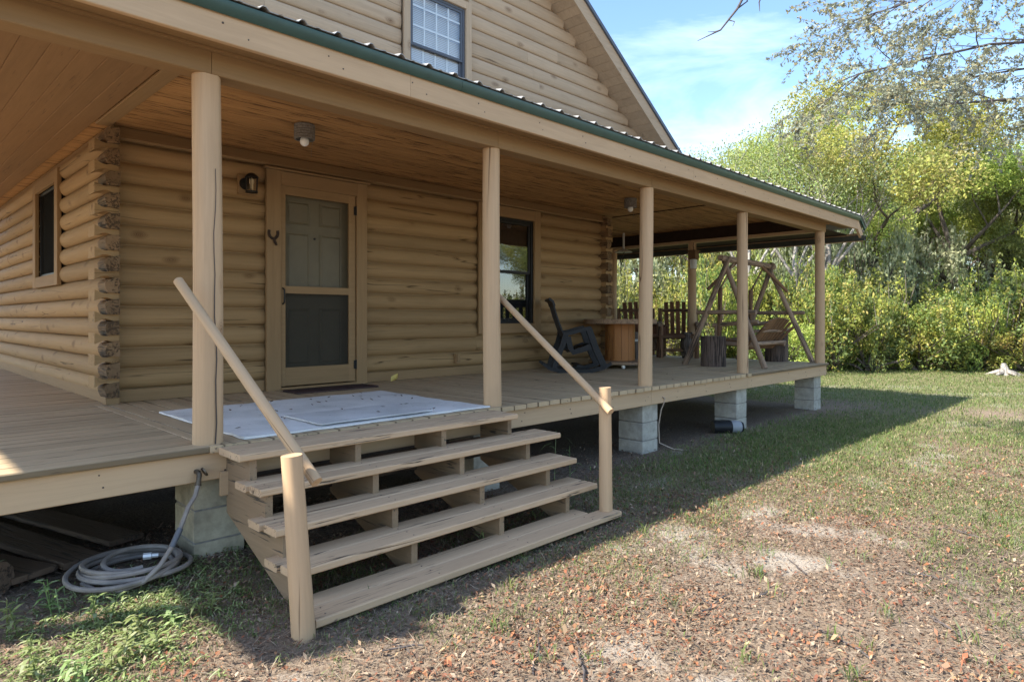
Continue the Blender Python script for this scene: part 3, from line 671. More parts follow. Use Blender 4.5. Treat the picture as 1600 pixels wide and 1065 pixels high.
# drying crack down the first post
cr = MB(); pts = []
for k in range(14):
    f = k / 13; pts.append((XPOST[0] + .018 + .006 * math.sin(f * 7) + .004 * math.sin(f * 23), YP - .0715 + .0005, DK + .003 + f * 1.55))
mbv = []
for k, p in enumerate(pts):
    w = .0042 * (1 - .55 * k / 13); mbv += [(p[0] - w, p[1] - .0045, p[2]), (p[0] + w, p[1] - .0045, p[2])]
# beams, one length between each pair of posts
bx = [XEL + .45] + [XPOST[0], XPOST[1], XPOST[2], XPOST[3], XPOST[4] + .075]
for a, b in zip(bx[:-1], bx[1:]):
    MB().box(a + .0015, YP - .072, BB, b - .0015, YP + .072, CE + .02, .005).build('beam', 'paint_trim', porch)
for a, b in ((YP + .075, 6.08), (6.083, 7.85), (7.853, 10.0)):
    MB().box(10.78, a, BB, 10.92, b, BB + .05, .004).build('beam', 'paint', porch)
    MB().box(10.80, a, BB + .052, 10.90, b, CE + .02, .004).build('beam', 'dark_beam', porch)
MB().box(-.62, YP + .075, BB, -.48, 10.0, CE + .02).build('beam', 'paint', porch)
# flat ceiling of narrow boards
ceil = MB().box(XEL + .45, YP + .07, CE + .022, 10.80, YW + .1, CE + .03).build('ceiling', 'ceiling', porch)
MB().box(XEL + .45, YW + .1, CE + .022, XC + .1, 12.5, CE + .03).build('ceiling_backing', 'ceiling', ceil)
MB().box(XR - .1, YW + .1, CE + .022, 10.80, 9.8, CE + .03).build('ceiling_backing', 'ceiling', ceil)
y = YP + .075 + .045
while y < YW + .04:
    cut = rnd.uniform(3.2, 6.8)
    board('ceiling_board', 'ceiling', ceil, (1.53, y, CE + .01), (cut, y, CE + .01), .0865, .02, c=.003)
    board('ceiling_board', 'ceiling', ceil, (cut + .002, y, CE + .01), (8.60, y, CE + .01), .0865, .02, c=.003)
    y += .089
y = YP + .075 + .045
while y < 9.6:
    board('ceiling_board', 'ceiling', ceil, (8.615 if y < YW else 8.45, y, CE + .008), (10.79, y, CE + .008), .0865, .02, c=.003); y += .089
x = 1.34
while x > -.45:
    board('ceiling_board', 'ceiling_bead', ceil, (x, YP + .075, CE + .01), (x, 12.3, CE + .01), .1456, .02, c=.005); x -= .146
board('ceiling_trim', 'paint_trim', ceil, (1.47, YP + .075, CE - .008), (1.47, YW + .02, CE - .008), .11, .02)
board('ceiling_trim', 'paint_trim', ceil, (XC - .035, YW - .02, CE - .035), (XC - .035, 12.3, CE - .035), .07, .02, up=(-1, 0, .3))
board('ceiling_trim', 'dark_beam', ceil, (8.6, 4.6, CE - .004), (8.6, YW + .02, CE - .004), .03, .012)
# eave: soffit, fascia, green drip edge and ribbed roof sheet
FB, FT = 2.872, 3.026; YF = 3.545
MB().box(XEL + .1, YF + .037, FB + .035, 11.70, YP - .073, FB + .05).build('soffit', 'paint_trim', porch)
MB().box(XEL + .1, YP - .11, FB + .02, 11.0, YP - .0735, FB + .034).build('soffit_trim', 'paint_trim', porch)
for a, b in ((XEL, 2.62), (2.622, 6.35), (6.352, 9.6), (9.602, 11.72)):
    MB().box(a, YF, FB, b, YF + .036, FT + .03, .004).build('fascia_board', 'paint', porch)
MB().box(XEL - .03, YF, 2.87, XEL - .002, 12.5, 3.64).build('fascia_board', 'paint', porch)  # unseen end panel, added to block sun through the gap below the roof
proof = MB(); prof = []
x = XEL; sp = .2295; off = .2295 - ((1.599 - XEL) % .2295)
zb = 3.098; X1 = 11.80
xs_r = []; k = 0
x = XEL
import itertools
base_pts = [(XEL, 0)]
x = 1.599 - math.floor((1.599 - XEL) / sp) * sp
while x < X1 - .06:
    base_pts += [(x - .03, 0), (x - .009, .02), (x + .009, .02), (x + .03, 0), (x + .03 + .05, 0), (x + .03 + .06, .004), (x + .03 + .075, .004), (x + .03 + .085, 0)]; x += sp
base_pts.append((X1, 0)); base_pts.sort()
def zroof(y): return zb + (y - 3.50) * .195
def roof_y_end(x): return YG + .03 if x < 10.9 else YG + .03 - (x - 10.9) * 2.6
n = len(base_pts); vs = []
for th in (0.0, -.005):
    for (px, pz) in base_pts: vs.append((px, 3.50 + rnd.uniform(-.003, .003), zroof(3.50) + pz + th))
    for (px, pz) in base_pts: ye = roof_y_end(px); vs.append((px, ye, zroof(ye) + pz + th))
fs = []
for k in range(n - 1): fs += [(k, k + 1, n + k + 1, n + k), (2 * n + k, 3 * n + k, 3 * n + k + 1, 2 * n + k + 1), (k, 2 * n + k, 2 * n + k + 1, k + 1)]
proof.add(vs, fs); proof = proof.build('roof', 'roof_metal', porch, ang=20)
# green drip edge strips under the sheet ends
for a, b in ((XEL, 3.05), (3.052, 6.1), (6.102, 9.15), (9.152, 11.80)):
    MB().prism([(YF - .012, FT - .012), (YF - .030, FT + .012), (YF - .034, zb - .012), (YF - .02, zb - .006), (YF + .12, zb + .008), (YF + .12, zb), (YF - .014, zb - .022), (YF - .014, FT + .016), (YF - .004, FT - .004)], a, b).build('drip_edge', 'green_metal', proof)
# right hand end: the rake piece falls with the main roof, then side fascia and gutter
def skew(name, mat, parent, x0, z0, x1, z1, h0, h1, y0, y1):
    vs = [(x, y, z) for y in (y0, y1) for x, z in ((x0, z0), (x1, z1), (x1, z1 + h1), (x0, z0 + h0))]
    fs = [(0, 1, 2, 3), (7, 6, 5, 4), (0, 4, 5, 1), (1, 5, 6, 2), (2, 6, 7, 3), (3, 7, 4, 0)]
    return MB().add(vs, fs).build(name, mat, parent)
skew('fascia_board', 'paint', porch, 11.722, FB, 11.985, FB - .185, FT + .03 - FB, .13, YF, YF + .036)
skew('drip_edge', 'green_metal', porch, 11.80, zb - .075, 12.03, zb - .225, .08, .075, YF - .03, YF - .004)
skew('roof_end', 'roof_metal', porch, 11.78, zb - .002, 12.06, zb - .165, .012, .012, 3.50, YR0)
MB().box(11.95, YF + .037, FB - .18, 11.985, 10.0, FB - .04).build('fascia_board', 'paint', porch)
MB().box(11.72, YF + .037, FB - .0, 11.745, 10.0, FB + .10).build('soffit_trim', 'paint_trim', porch)
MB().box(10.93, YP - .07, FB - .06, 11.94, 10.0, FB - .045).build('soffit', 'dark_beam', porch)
mb = MB().prism([(0, 0), (.075, 0), (.09, .03), (.09, .085), (.082, .085), (.082, .035), (.07, .01), (.008, .01), (.008, .085), (0, .085)], -3.1, 3.1)
mb.build('gutter', 'dark_gutter', porch, (11.99, 6.6, FB - .17), (0, 0, R(-90))).rotation_euler = (0, 0, R(90))
porch.children[-1].scale = (1, -1, 1)
# nail heads
mb = MB(); q = random.Random(3)
def nail(x, y, z, r=.0055):
    mb.tube([(x, y + .002, z), (x, y - .002, z)], r * q.uniform(.6, 1.2), 6)
for x in np.arange(.3, 10.9, .61):
    if 1.6 < x < 3.75: continue
    nail(x + q.uniform(-.04, .04), YE + .031, .60 + q.uniform(-.02, .02)); nail(x + q.uniform(-.04, .04), YE + .031, .535 + q.uniform(-.015, .015))
for x in np.arange(.8, 11.6, .61):
    nail(x + q.uniform(-.05, .05), YF, FB + .10); nail(x + q.uniform(-.05, .05) + .08, YF, FB + .05)
tag(mb.build('nail_heads', 'nail', porch), kind='stuff')
MB().add([(p[0], p[1] - .0015, p[2]) for p in mbv], [(2 * k, 2 * k + 1, 2 * k + 3, 2 * k + 2) for k in range(13)]).build('crack', 'nail', porch)

# concrete block piers
def pier(x, y, zg, courses, mat, label, w=.285, dp=.30):
    t = thing('block_pier', label, 'pier', (x, y, zg), 0, 'concrete block piers under the porch')
    h = (.494 - zg) / courses
    for k in range(courses):
        MB().box(-w / 2, -dp / 2, k * h + .006, w / 2, dp / 2, (k + 1) * h - .006, .007).build('block', mat, t)
        if k: MB().box(-w / 2 + .006, -dp / 2 + .006, k * h - .006, w / 2 - .006, dp / 2 - .006, k * h + .006, .001).build('mortar', 'mortar', t)
    return t
P0 = -.06
pier(1.50, 4.02, P0, 3, 'mossy_block', 'mossy concrete block pier beside the coiled garden hose')
pier(3.62, 4.02, P0, 3, 'block', 'concrete block pier hidden behind the right end of the steps')
pier(5.955, 3.985, P0 - .02, 3, 'block', 'pale concrete block pier with a wire, first one right of the steps')
pier(8.09, 3.985, P0 - .02, 3, 'block', 'concrete block pier beside the black floodlight on the ground')
pier(10.77, 4.0, P0 - .03, 3, 'block', 'concrete block pier under the far corner post of the porch')
tag(MB().tube([(6.09, YE + .025, .56), (6.12, YE + .02, .545), (6.13, YE + .03, .50), (6.118, YE + .06, .42), (6.115, 3.83, .25), (6.115, 3.82, .06), (6.19, 3.7, .0), (6.32, 3.6, -.02)], .006, 6).build('loose_wire', 'wire'), 'thin tan wire hanging down beside the pale block pier', 'wire')

# ---------------------------------------------------------------- steps
steps = thing('porch_steps', 'wide tan wooden porch steps with five open treads and pole handrails', 'steps', (0, 0, 0))
TZ = [.680, .527, .371, .216, .060]; TF = [3.43, 3.24, 3.045, 2.865, 2.655]; TX0 = [1.435, 1.455, 1.44, 1.445, 1.445]; TX1 = [3.53, 3.80, 3.76, 3.765, 3.77]
for i in range(5):
    wds = ((.098,), (.098, .14), (.10, .14), (.12, .14), (.12, .14))[i]
    yy = TF[i] + (.0 if i else 0)
    if i == 0:
        board('tread_board', 'tread', steps, (TX0[i], yy + .07, TZ[i] - .019), (TX1[i], yy + .07, TZ[i] - .019), .14, .038, c=.006); board('tread_board', 'tread', steps, (TX0[i] + .006, yy + .222, TZ[i] - .02), (TX1[i] + .008, yy + .222, TZ[i] - .02), .154, .038, c=.006); continue
    board('tread_board', 'tread', steps, (TX0[i] + rnd.uniform(0, .012), yy + .068, TZ[i] - .019), (TX1[i] + rnd.uniform(-.01, .01), yy + .068, TZ[i] - .019), .136, .038, c=.006)
    xa = TX0[i] if i < 4 else 1.50
    board('tread_board', 'tread', steps, (xa - .01, yy + .211, TZ[i] - .0195 + jz()), (TX1[i] - (.0 if i < 4 else .20), yy + .211, TZ[i] - .0195), .136, .038, c=.006)
for x in (1.52, 2.17, 2.84, 3.475):
    top = []
    for i in range(4, -1, -1):
        zt = TZ[i] - .0395
        top += [(TF[i] + .035, TZ[i + 1] - .0395 if i < 4 else -.06), (TF[i] + .035, zt)]
    prof = top + [(YE + .028, TZ[0] - .0395), (YE + .028, .30), (TF[4] + .21, -.06)]
    vs = [(x + dx, y, z) for dx in (-.02, .02) for y, z in prof]; n = len(prof)
    mb = MB().add(vs, [(k, (k + 1) % n, n + (k + 1) % n, n + k) for k in range(n)])
    # triangulate the two sides as a fan of step quads
    me = bpy.data.meshes.new('stringer'); me.from_pydata(mb.v, [], mb.f + [tuple(reversed(range(n))), tuple(range(n, 2 * n))]); me.materials.append(MATS['stringer']); me.update()
    ob('stringer', me, steps)
MB().box(1.46, YE + .006, .40, 1.62, YE + .029, .535, .003).build('ledger_block', 'paint', steps)
MB().box(1.56, YE + .0, .33, 3.43, YE + .026, .48, .003).build('ledger', 'old_plank', steps)
mb = MB(); qn = random.Random(12)
for i in range(1, 5):
    for x in (1.52, 2.17, 2.84, 3.475):
        for dy in (.035, .10, .18, .25):
            xx, yy2 = x + qn.uniform(-.008, .008), TF[i] + dy + qn.uniform(-.006, .006)
            mb.tube([(xx, yy2, TZ[i] - .002), (xx, yy2, TZ[i] + .0012)], .0042, 6)
tag(mb.build('nail_heads', 'nail', steps), kind='stuff')
lp = pole('rail_post', 'paint_pole', steps, (1.395, 2.655, -.08), (1.345, 2.68, .805), .053, .045, 16)
rp_ = pole('rail_post', 'paint_pole', steps, (3.705, 2.745, .061), (3.70, 2.75, .918), .047, .043, 16)
pole('handrail', 'paint_pole', steps, (1.235, 3.745, 1.60), (1.455, 2.66, .672), .026, .027, 14, 6, .01)
pole('handrail', 'paint_pole', steps, (3.80, 3.92, 1.585), (3.640, 2.655, .762), .025, .026, 14, 6, .01)

# ---------------------------------------------------------------- things on the porch floor and walls
def slabmesh(x0, y0, x1, y1, z, t, wav, n=24):
    vs = []; fs = []
    for i in range(n + 1):
        for j in range(n + 1):
            x = x0 + (x1 - x0) * i / n; y = y0 + (y1 - y0) * j / n
            e = wav * (fbm(np.array(x * 3.1 + 2), np.array(y * 3.1)) - .5)
            if i in (0, n) or j in (0, n): x += rnd.uniform(-.006, .006); y += rnd.uniform(-.006, .006)
            vs.append((x, y, z + t + float(e)))
    for i in range(n):
        for j in range(n): a = i * (n + 1) + j; fs.append((a, a + n + 1, a + n + 2, a + 1))
    rim = [i * (n + 1) for i in range(n)] + [n * (n + 1) + j for j in range(n)] + [(n - i) * (n + 1) + n for i in range(n)] + [n - j for j in range(n)]
    m = MB().add(vs, fs); o = len(m.v); m.v += [(m.v[k][0], m.v[k][1], z) for k in rim]; L_ = len(rim)
    for k in range(L_): q = (k + 1) % L_; m.f.append((rim[k], o + k, o + q, rim[q])); m.mi.append(0)
    return m
tag(slabmesh(1.615, 3.80, 3.585, 5.33, DK + .002, .012, .018).build('carpet', 'carpet'), 'large pale grey carpet with leaf specks at the top of the steps', 'carpet')
tag(slabmesh(2.13, 3.84, 3.05, 4.36, DK + .023, .008, .012).build('mat', 'carpet_mat'), 'thin pale mat lying on the large grey carpet', 'mat')
tag(slabmesh(2.93, 5.72, 3.83, 6.03, DK + .002, .014, .004).build('doormat', 'doormat'), 'worn dark brown doormat in front of the screen door', 'doormat')
# leaves lying on the carpet and boards
q = random.Random(21)
def leafshape(L_, w, curl=.3):
    vs = [(0, 0, 0), (L_ * .35, w / 2, curl * w * .5), (L_ * .35, -w / 2, curl * w * .5), (L_ * .75, w * .38, curl * w * .6), (L_ * .75, -w * .38, curl * w * .6), (L_, 0, curl * w), (L_ * .35, 0, .0), (L_ * .75, 0, .002)]
    return MB().add(vs, [(0, 6, 1), (0, 2, 6), (6, 7, 3, 1), (2, 4, 7, 6), (7, 5, 3), (4, 5, 7)])
plain('dead_leaf', (0.10, 0.055, 0.028), 0.8); plain('pale_leaf', (0.55, 0.42, 0.13), 0.7)
lm = [leafshape(.045, .02).mesh('fallen_leaf', 'dead_leaf'), leafshape(.03, .016, .6).mesh('fallen_leaf', 'dead_leaf')]
for k in range(34):
    x, y = q.uniform(1.7, 3.5), 3.9 + 1.35 * q.random() ** .7
    zz = DK + .021 if not (2.1 < x < 3.08 and 3.82 < y < 4.38) else DK + .035
    tag(ob('fallen_leaf', lm[k % 2], None, (x, y, zz), (q.uniform(-.2, .2), q.uniform(-.2, .2), q.uniform(0, 6.3))), 'small dead leaf lying on the pale carpet', 'leaf', 'dead leaves on the carpet')
for k in range(14):
    x, y = q.uniform(4.2, 8.6), q.uniform(3.9, 5.6)
    tag(ob('fallen_leaf', lm[k % 2], None, (x, y, DK + .004), (0, 0, q.uniform(0, 6.3))), 'small dead leaf on the deck boards right of the steps', 'leaf', 'dead leaves on the deck')
tag(leafshape(.12, .07, .9).build('fallen_leaf', 'pale_leaf', None, (4.21, 6.06, DK + .006), (.5, -.3, .4)), 'pale yellow leaf on the deck just right of the screen door', 'leaf')

def ceil_light(x, y, label):
    t = thing('ceiling_light', label, 'lamp', (x, y, CE))
    prof = []
    for k in range(13):
        z = -.005 - .125 * k / 12; prof += [(.082 + (.004 if k % 2 else 0), z)]
    MB().lathe([(.02, -.002)] + prof + [(.07, -.13), (.07, -.06), (.02, -.05)], 26).build('rope_shade', 'rope', t)
    MB().lathe([(.014, -.06), (.014, -.09), (.02, -.105), (.034, -.125), (.038, -.145), (.034, -.165), (.02, -.18), (.004, -.185)], 16).build('bulb', 'bulb', t)
    MB().tube([(.07, -.02, -.12), (.06, -.01, -.19), (.055, -.01, -.27)], .0012, 5).build('pull_chain', 'rope', t)
ceil_light(2.665, 5.08, 'rope wrapped ceiling lamp with bare bulb above the steps')
ceil_light(7.41, 5.08, 'ceiling lamp with bare bulb above the rocking chair')
t = thing('wall_lantern', 'small black wall lantern left of the screen door', 'lantern', (2.662, YW - .005, 2.68))
MB().box(-.085, -.018, -.10, .085, .02, .09, .004).build('mounting_block', 'paint_trim', t)
MB().tube([(-.02, -.02, 0), (-.02, -.04, 0)], [.058, .05], 18).build('back_plate', 'black_metal', t)
mb = MB().lathe([(.065, .05), (.058, .06), (.03, .085), (.008, .092)], 12, c=(0, -.115, 0)).lathe([(.056, -.095), (.056, -.08), (.02, -.078)], 12, c=(0, -.115, 0)).tube([(-.015, -.03, .0), (-.01, -.06, .045), (0, -.115, .088)], .008, 8)
for k in range(6):
    a = k * math.pi / 3; mb.tube([(.052 * math.cos(a), -.115 + .052 * math.sin(a), -.085), (.058 * math.cos(a), -.115 + .058 * math.sin(a), .055)], .004, 6)
mb.build('cage', 'black_metal', t)
MB().lathe([(.014, -.085), (.015, -.02), (.022, .0), (.02, .03), (.004, .045)], 10, c=(0, -.115, 0)).build('bulb', 'candle', t)
MB().lathe([(.046, -.08), (.050, .05)], 14, c=(0, -.115, 0)).build('glass', 'glass_clear', t)
# horseshoe
t = thing('horseshoe', 'dark iron horseshoe hanging on the door casing', 'horseshoe', (2.905, yc - .022, 2.235))
pts = []
for k in range(15):
    a = R(-205) + R(230) * k / 14; pts.append((.046 * math.cos(a), 0, .056 * math.sin(a)))
MB().tube(pts, .014, 8).build('shoe', 'rusty_metal', t)
MB().tube([(.0, -.006, -.05), (.012, -.01, -.09), (.03, -.008, -.12)], [.012, .014, .010], 8).build('hook', 'rusty_metal', t)

# rocking chair (black moulded plastic, seen from its side)
rc = thing('rocking_chair', 'black plastic rocking chair in front of the wall beside the spool table', 'chair', (6.86, 5.60, DK), R(-43))
def ribbon(pts, w, t0, side=1):      # flat bar of width w (across y) following an (x,z) path, thickness list
    mb = MB(); pts = [Vector((p[0], 0, p[1])) for p in pts]; vs = []; k = len(pts)
    for i, p in enumerate(pts):
        d = (pts[min(i + 1, k - 1)] - pts[max(i - 1, 0)]).normalized(); nrm = Vector((-d.z, 0, d.x)); t_ = t0[i] if hasattr(t0, '__len__') else t0
        for (sy, sn) in ((-1, -1), (1, -1), (1, 1), (-1, 1)): vs.append(p + nrm * sn * t_ / 2 + Vector((0, sy * w / 2, 0)))
    fs = []
    for i in range(k - 1):
        for j in range(4): m_ = (j + 1) % 4; fs.append((i * 4 + j, i * 4 + m_, i * 4 + 4 + m_, i * 4 + 4 + j))
    fs += [(3, 2, 1, 0), tuple((k - 1) * 4 + j for j in range(4))]
    return mb.add(vs, fs)
for s in (-1, 1):
    yo = .30 * s
    def rib(name, pts, w, t0): o = ribbon(pts, w, t0).build(name, 'black_plastic', rc, (0, yo, 0)); return o
    rib('rocker', [(-.45, .115), (-.36, .055), (-.22, .025), (-.02, .012), (.18, .028), (.34, .07), (.44, .125)], .05, [.035, .05, .055, .055, .055, .055, .035])
    rib('leg', [(-.31, .06), (-.27, .2), (-.20, .36), (-.16, .50)], .065, .07)
    rib('leg', [(.34, .09), (.24, .30), (.15, .555), (.13, .58)], .065, .08)
    rib('armrest', [(-.20, .50), (-.05, .53), (.06, .565), (.16, .585)], .085, .045)
    rib('seat_rail', [(-.13, .47), (-.10, .33), (-.06, .27), (.08, .31), (.17, .35)], .05, .07)
for k, f in enumerate(np.linspace(0, 1, 7)):
    x, z = -.10 + .31 * f, .285 + .07 * f
    MB().box(x - .02, -.29, z - .012, x + .02, .29, z + .012).build('seat_slat', 'black_plastic', rc)
for y in np.linspace(-.24, .24, 6): ribbon([(-.12, .33), (-.19, .52), (-.27, .74), (-.315, .90), (-.34, .95)], .055, .018).build('back_slat', 'black_plastic', rc, (0, y, 0))
ribbon([(-.305, .87), (-.325, .93), (-.375, .965)], .62, .03).build('headrest', 'black_plastic', rc)
ribbon([(-.15, .42), (-.17, .47)], .60, .03).build('back_rail', 'black_plastic', rc)
MB().box(-.01, -.28, .07, .06, .28, .10).build('stretcher', 'black_plastic', rc)

# cable spool table
sp_ = thing('spool_table', 'round cable spool table with orange brown stave core', 'table', (7.90, 5.60, DK))
n = 13
for k in range(n):
    a0_ = 2 * math.pi * k / n; a1_ = 2 * math.pi * (k + 1) / n - .02; r = .215
    vs = [(r * math.cos(a), r * math.sin(a), z) for z in (.10, .632) for a in (a0_, (a0_ + a1_) / 2, a1_)] + [((r - .03) * math.cos(a), (r - .03) * math.sin(a), z) for z in (.10, .632) for a in (a0_, a1_)]
    fs = [(0, 1, 4, 3), (1, 2, 5, 4), (6, 0, 3, 8), (2, 7, 9, 5), (7, 6, 8, 9), (3, 4, 5, 9, 8), (2, 1, 0, 6, 7)]
    MB().add(vs, fs).build('stave', 'spool_stave', sp_)
mb = MB(); y = -.53
for k in range(7):
    y0 = -.53 + k * .1515; y1 = y0 + .147; ym = max(abs(y0), abs(y1)) if y0 * y1 > 0 else max(abs(y0), abs(y1))
    c_ = lambda yy: math.sqrt(max(.53 ** 2 - yy * yy, .012)); prof = [(-c_(y0), y0)] + [(-c_(y0 + (y1 - y0) * f), y0 + (y1 - y0) * f) for f in (.33, .66)] + [(-c_(y1), y1), (c_(y1), y1)] + [(c_(y0 + (y1 - y0) * f), y0 + (y1 - y0) * f) for f in (.66, .33)] + [(c_(y0), y0)]
    m_ = len(prof); vs = [(a, b, z) for z in (.633, .700) for a, b in prof]
    MB().add(vs, [(j, (j + 1) % m_, m_ + (j + 1) % m_, m_ + j) for j in range(m_)] + [tuple(reversed(range(m_))), tuple(range(m_, 2 * m_))]).build('top_plank', 'spool_top', sp_)
MB().lathe([(.02, .058), (.45, .058), (.455, .064), (.455, .094), (.45, .099), (.02, .099)], 36).build('bottom_flange', 'spool_top', sp_, ang=25)
for k in range(4):
    a = k * math.pi / 2 + .75; MB().lathe([(.004, -.029), (.024, -.026), (.029, 0), (.024, .026), (.004, .03)], 12).build('caster', 'white_metal', sp_, (.36 * math.cos(a), .36 * math.sin(a), .029))

# stumps
def stump(x, y, r, h, label, barrel=0.0, mat='bark', sd=1):
    t = thing('log_stump', label, 'stump', (x, y, DK), sd)
    q = random.Random(sd); n = 40; vs = []; fs = []; K = 6
    ph = [1 + .035 * math.sin(3 * j / n * 6.28 + sd) + q.uniform(-.022, .022) for j in range(n)]
    for k in range(K + 1):
        f = k / K; rr = r * (1 + barrel * (math.sin(math.pi * f) - .5))
        for j in range(n): a = 2 * math.pi * j / n; vs.append((rr * (ph[j] + q.uniform(-.008, .008)) * math.cos(a), rr * ph[j] * math.sin(a), h * f))
    for k in range(K):
        for j in range(n): m_ = (j + 1) % n; fs.append((k * n + j, k * n + m_, (k + 1) * n + m_, (k + 1) * n + j))
    mb = MB().add(vs, fs); mb.f.append(tuple(reversed(range(n)))); mb.mi.append(0); mb.build('trunk', mat, t, ang=60)
    MB().add([(r * ph[j] * .985 * (1 - barrel / 2) * math.cos(2 * math.pi * j / n), r * ph[j] * .985 * (1 - barrel / 2) * math.sin(2 * math.pi * j / n), h + .001) for j in range(n)], [tuple(range(n))]).build('cut_face', 'stump_top', t)
stump(9.00, 4.70, .178, .445, 'dark bark log stump left of the porch swing frame', 0, 'bark', 3)
stump(10.78, 4.50, .180, .47, 'dark bark log stump at the far edge behind the swing bench', 0, 'bark', 5)
stump(10.52, 6.00, .105, .46, 'grey rounded stump beside the arm of the brown slatted chair', .32, 'trunk_grey', 8)
stump(9.45, 6.42, .15, .47, 'grey stump standing behind the spool table', 0, 'trunk_grey', 11)
# folding stool with crossed white legs
t = thing('folding_stool', 'small folding stool with crossed pale metal legs behind spool table', 'stool', (8.55, 5.82, DK), R(35))
for yy in (-.16, .16):
    MB().tube([(-.12, yy, .01), (.14, yy, .36)], .009, 8).build('leg', 'white_metal', t); MB().tube([(.14, yy + .018, .01), (-.12, yy + .018, .36)], .009, 8).build('leg', 'white_metal', t)
MB().tube([(-.12, -.17, .01), (-.12, .18, .01)], .008, 8).build('foot_bar', 'white_metal', t); MB().tube([(.14, -.17, .012), (.14, .18, .012)], .008, 8).build('foot_bar', 'white_metal', t)
MB().box(-.16, -.19, .355, .18, .20, .38).build('seat', 'dish', t)

# two slatted log armchairs
def armchair(x, y, rz, label):
    t = thing('log_armchair', label, 'chair', (x, y, DK), rz, 'brown slatted log armchairs')
    for k in range(5):
        yy = (k - 2) * .098; f = abs(k - 2)
        board('back_slat', 'brown_slat', t, (-.16, yy, .32), (-.40, yy * 1.12, 1.03 - .01 * f), .075, .022, up=(1, 0, .3))
    pole('back_rail', 'brown_log', t, (-.35, -.29, .86), (-.35, .29, .86), .032, .03); pole('back_rail', 'brown_log', t, (-.21, -.30, .40), (-.21, .30, .40), .03)
    for k in range(5): board('seat_slat', 'brown_slat', t, (-.16 + .115 * k, -.27, .37 + .012 * k), (-.16 + .115 * k, .27, .37 + .012 * k), .095, .022)
    for s in (-1, 1):
        pole('arm', 'grey_pole', t, (-.34, .33 * s, .62), (.40, .33 * s, .60), .04, .038)
        pole('leg', 'brown_log', t, (.33, .31 * s, 0), (.33, .31 * s, .60), .042, .036); pole('leg', 'brown_log', t, (-.30, .31 * s, 0), (-.38, .33 * s, .90), .045, .036)
        pole('brace', 'brown_log', t, (.30, .30 * s, .10), (-.20, .30 * s, .38), .026); pole('seat_rail', 'brown_log', t, (.36, .29 * s, .37), (-.30, .29 * s, .34), .03)
    pole('stretcher', 'brown_log', t, (.33, -.30, .14), (.33, .30, .14), .026); pole('front_rail', 'brown_log', t, (.34, -.33, .38), (.34, .33, .38), .035)
    return t
_p = place(1060, 12.0); armchair(_p.x, _p.y, R(212), 'brown slatted log armchair beside the grey rounded stump')
_p = place(998, 12.3); armchair(_p.x, _p.y, R(222), 'brown slatted log armchair behind the spool table')
pl = place(1026, 11.6); t = thing('small_side_table', 'small brown side table between the two slatted armchairs', 'table', (*place(1026, 12.2).xy, DK), .4)
MB().box(-.15, -.18, .56, .15, .18, .59).build('top', 'brown_slat', t); MB().box(-.12, -.15, .36, .12, .15, .56).build('box', 'brown_slat', t)
for a in (-1, 1):
    for b in (-1, 1): MB().box(a * .11 - .015, b * .14 - .015, 0, a * .11 + .015, b * .14 + .015, .36).build('leg', 'brown_log', t)

# A-frame porch swing
sg = thing('porch_swing', 'rustic log A-frame swing with slatted bench at the porch corner', 'swing', (0, 0, 0))
XA, XB, YM = 9.05, 10.84, 4.585; ZT = DK + 1.60
for X in (XA, XB):
    xi = X + (.10 if X == XA else -.14)
    mt = 'grey_pole'
    pole('leg', 'grey_pole', sg, (X, 5.20, DK), (xi, YM - .06, ZT + .02), .046, .036, bend=.008); pole('leg', 'grey_pole', sg, (X, 3.945, DK), (xi + .05, YM + .06, ZT), .042, .036, bend=.008)
    f = .62; pole('crossbar', 'grey_pole', sg, (X + .045, 5.02, DK + .80), (X + .06, 4.10, DK + .80), .032)
    pole('brace', 'brown_log', sg, (X + (.08 if X == XA else -.06), 4.86 if X == XA else 4.33, DK + 1.15), (X + (.48 if X == XA else -.50), YM, ZT - .02), .027)
pole('top_beam', 'grey_pole', sg, (XA - .06, YM, ZT - .0), (XB + .02, YM, ZT - .03), .048, .045)
for X in (9.42, 10.48):
    pole('hanger', 'brown_log', sg, (X, YM + .22, DK + 1.18), (X, YM + .24, DK + .24), .036, .034)
    pole('hanger_rope', 'grey_pole', sg, (X, YM, ZT - .05), (X, YM + .22, DK + 1.16), .014)
    pole('arm', 'grey_pole', sg, (X, YM + .34, DK + .60), (X, YM - .38, DK + .66), .032)
    pole('arm_support', 'grey_pole', sg, (X, YM + .28, DK + .36), (X, YM + .28, DK + .60), .028)
    pole('seat_rail', 'grey_pole', sg, (X, YM + .30, DK + .34), (X, YM - .34, DK + .30), .034)
pole('front_rail', 'grey_pole', sg, (9.36, YM + .28, DK + .36), (10.54, YM + .28, DK + .36), .034)
for k in range(5): board('seat_slat', 'swing_slat', sg, (9.40, YM + .20 - k * .105, DK + .39 - .012 * k), (10.50, YM + .20 - k * .105, DK + .39 - .012 * k), .09, .022)
for k in range(11):
    f = (k - 5) / 5; x = 9.95 + f * .50; hgt = .30 + .22 * math.sqrt(max(0, 1 - f * f * .92))
    board('back_slat', 'swing_slat', sg, (x - .06, YM - .16, DK + .24), (x + f * .03 - .06, YM - .50, DK + .24 + hgt * .92), .088, .02, up=(0, -1, -.3))
pole('back_rail', 'grey_pole', sg, (9.36, YM - .36, DK + .52), (10.56, YM - .36, DK + .52), .028); pole('back_rail', 'grey_pole', sg, (9.36, YM - .31, DK + .33), (10.54, YM - .31, DK + .33), .03)
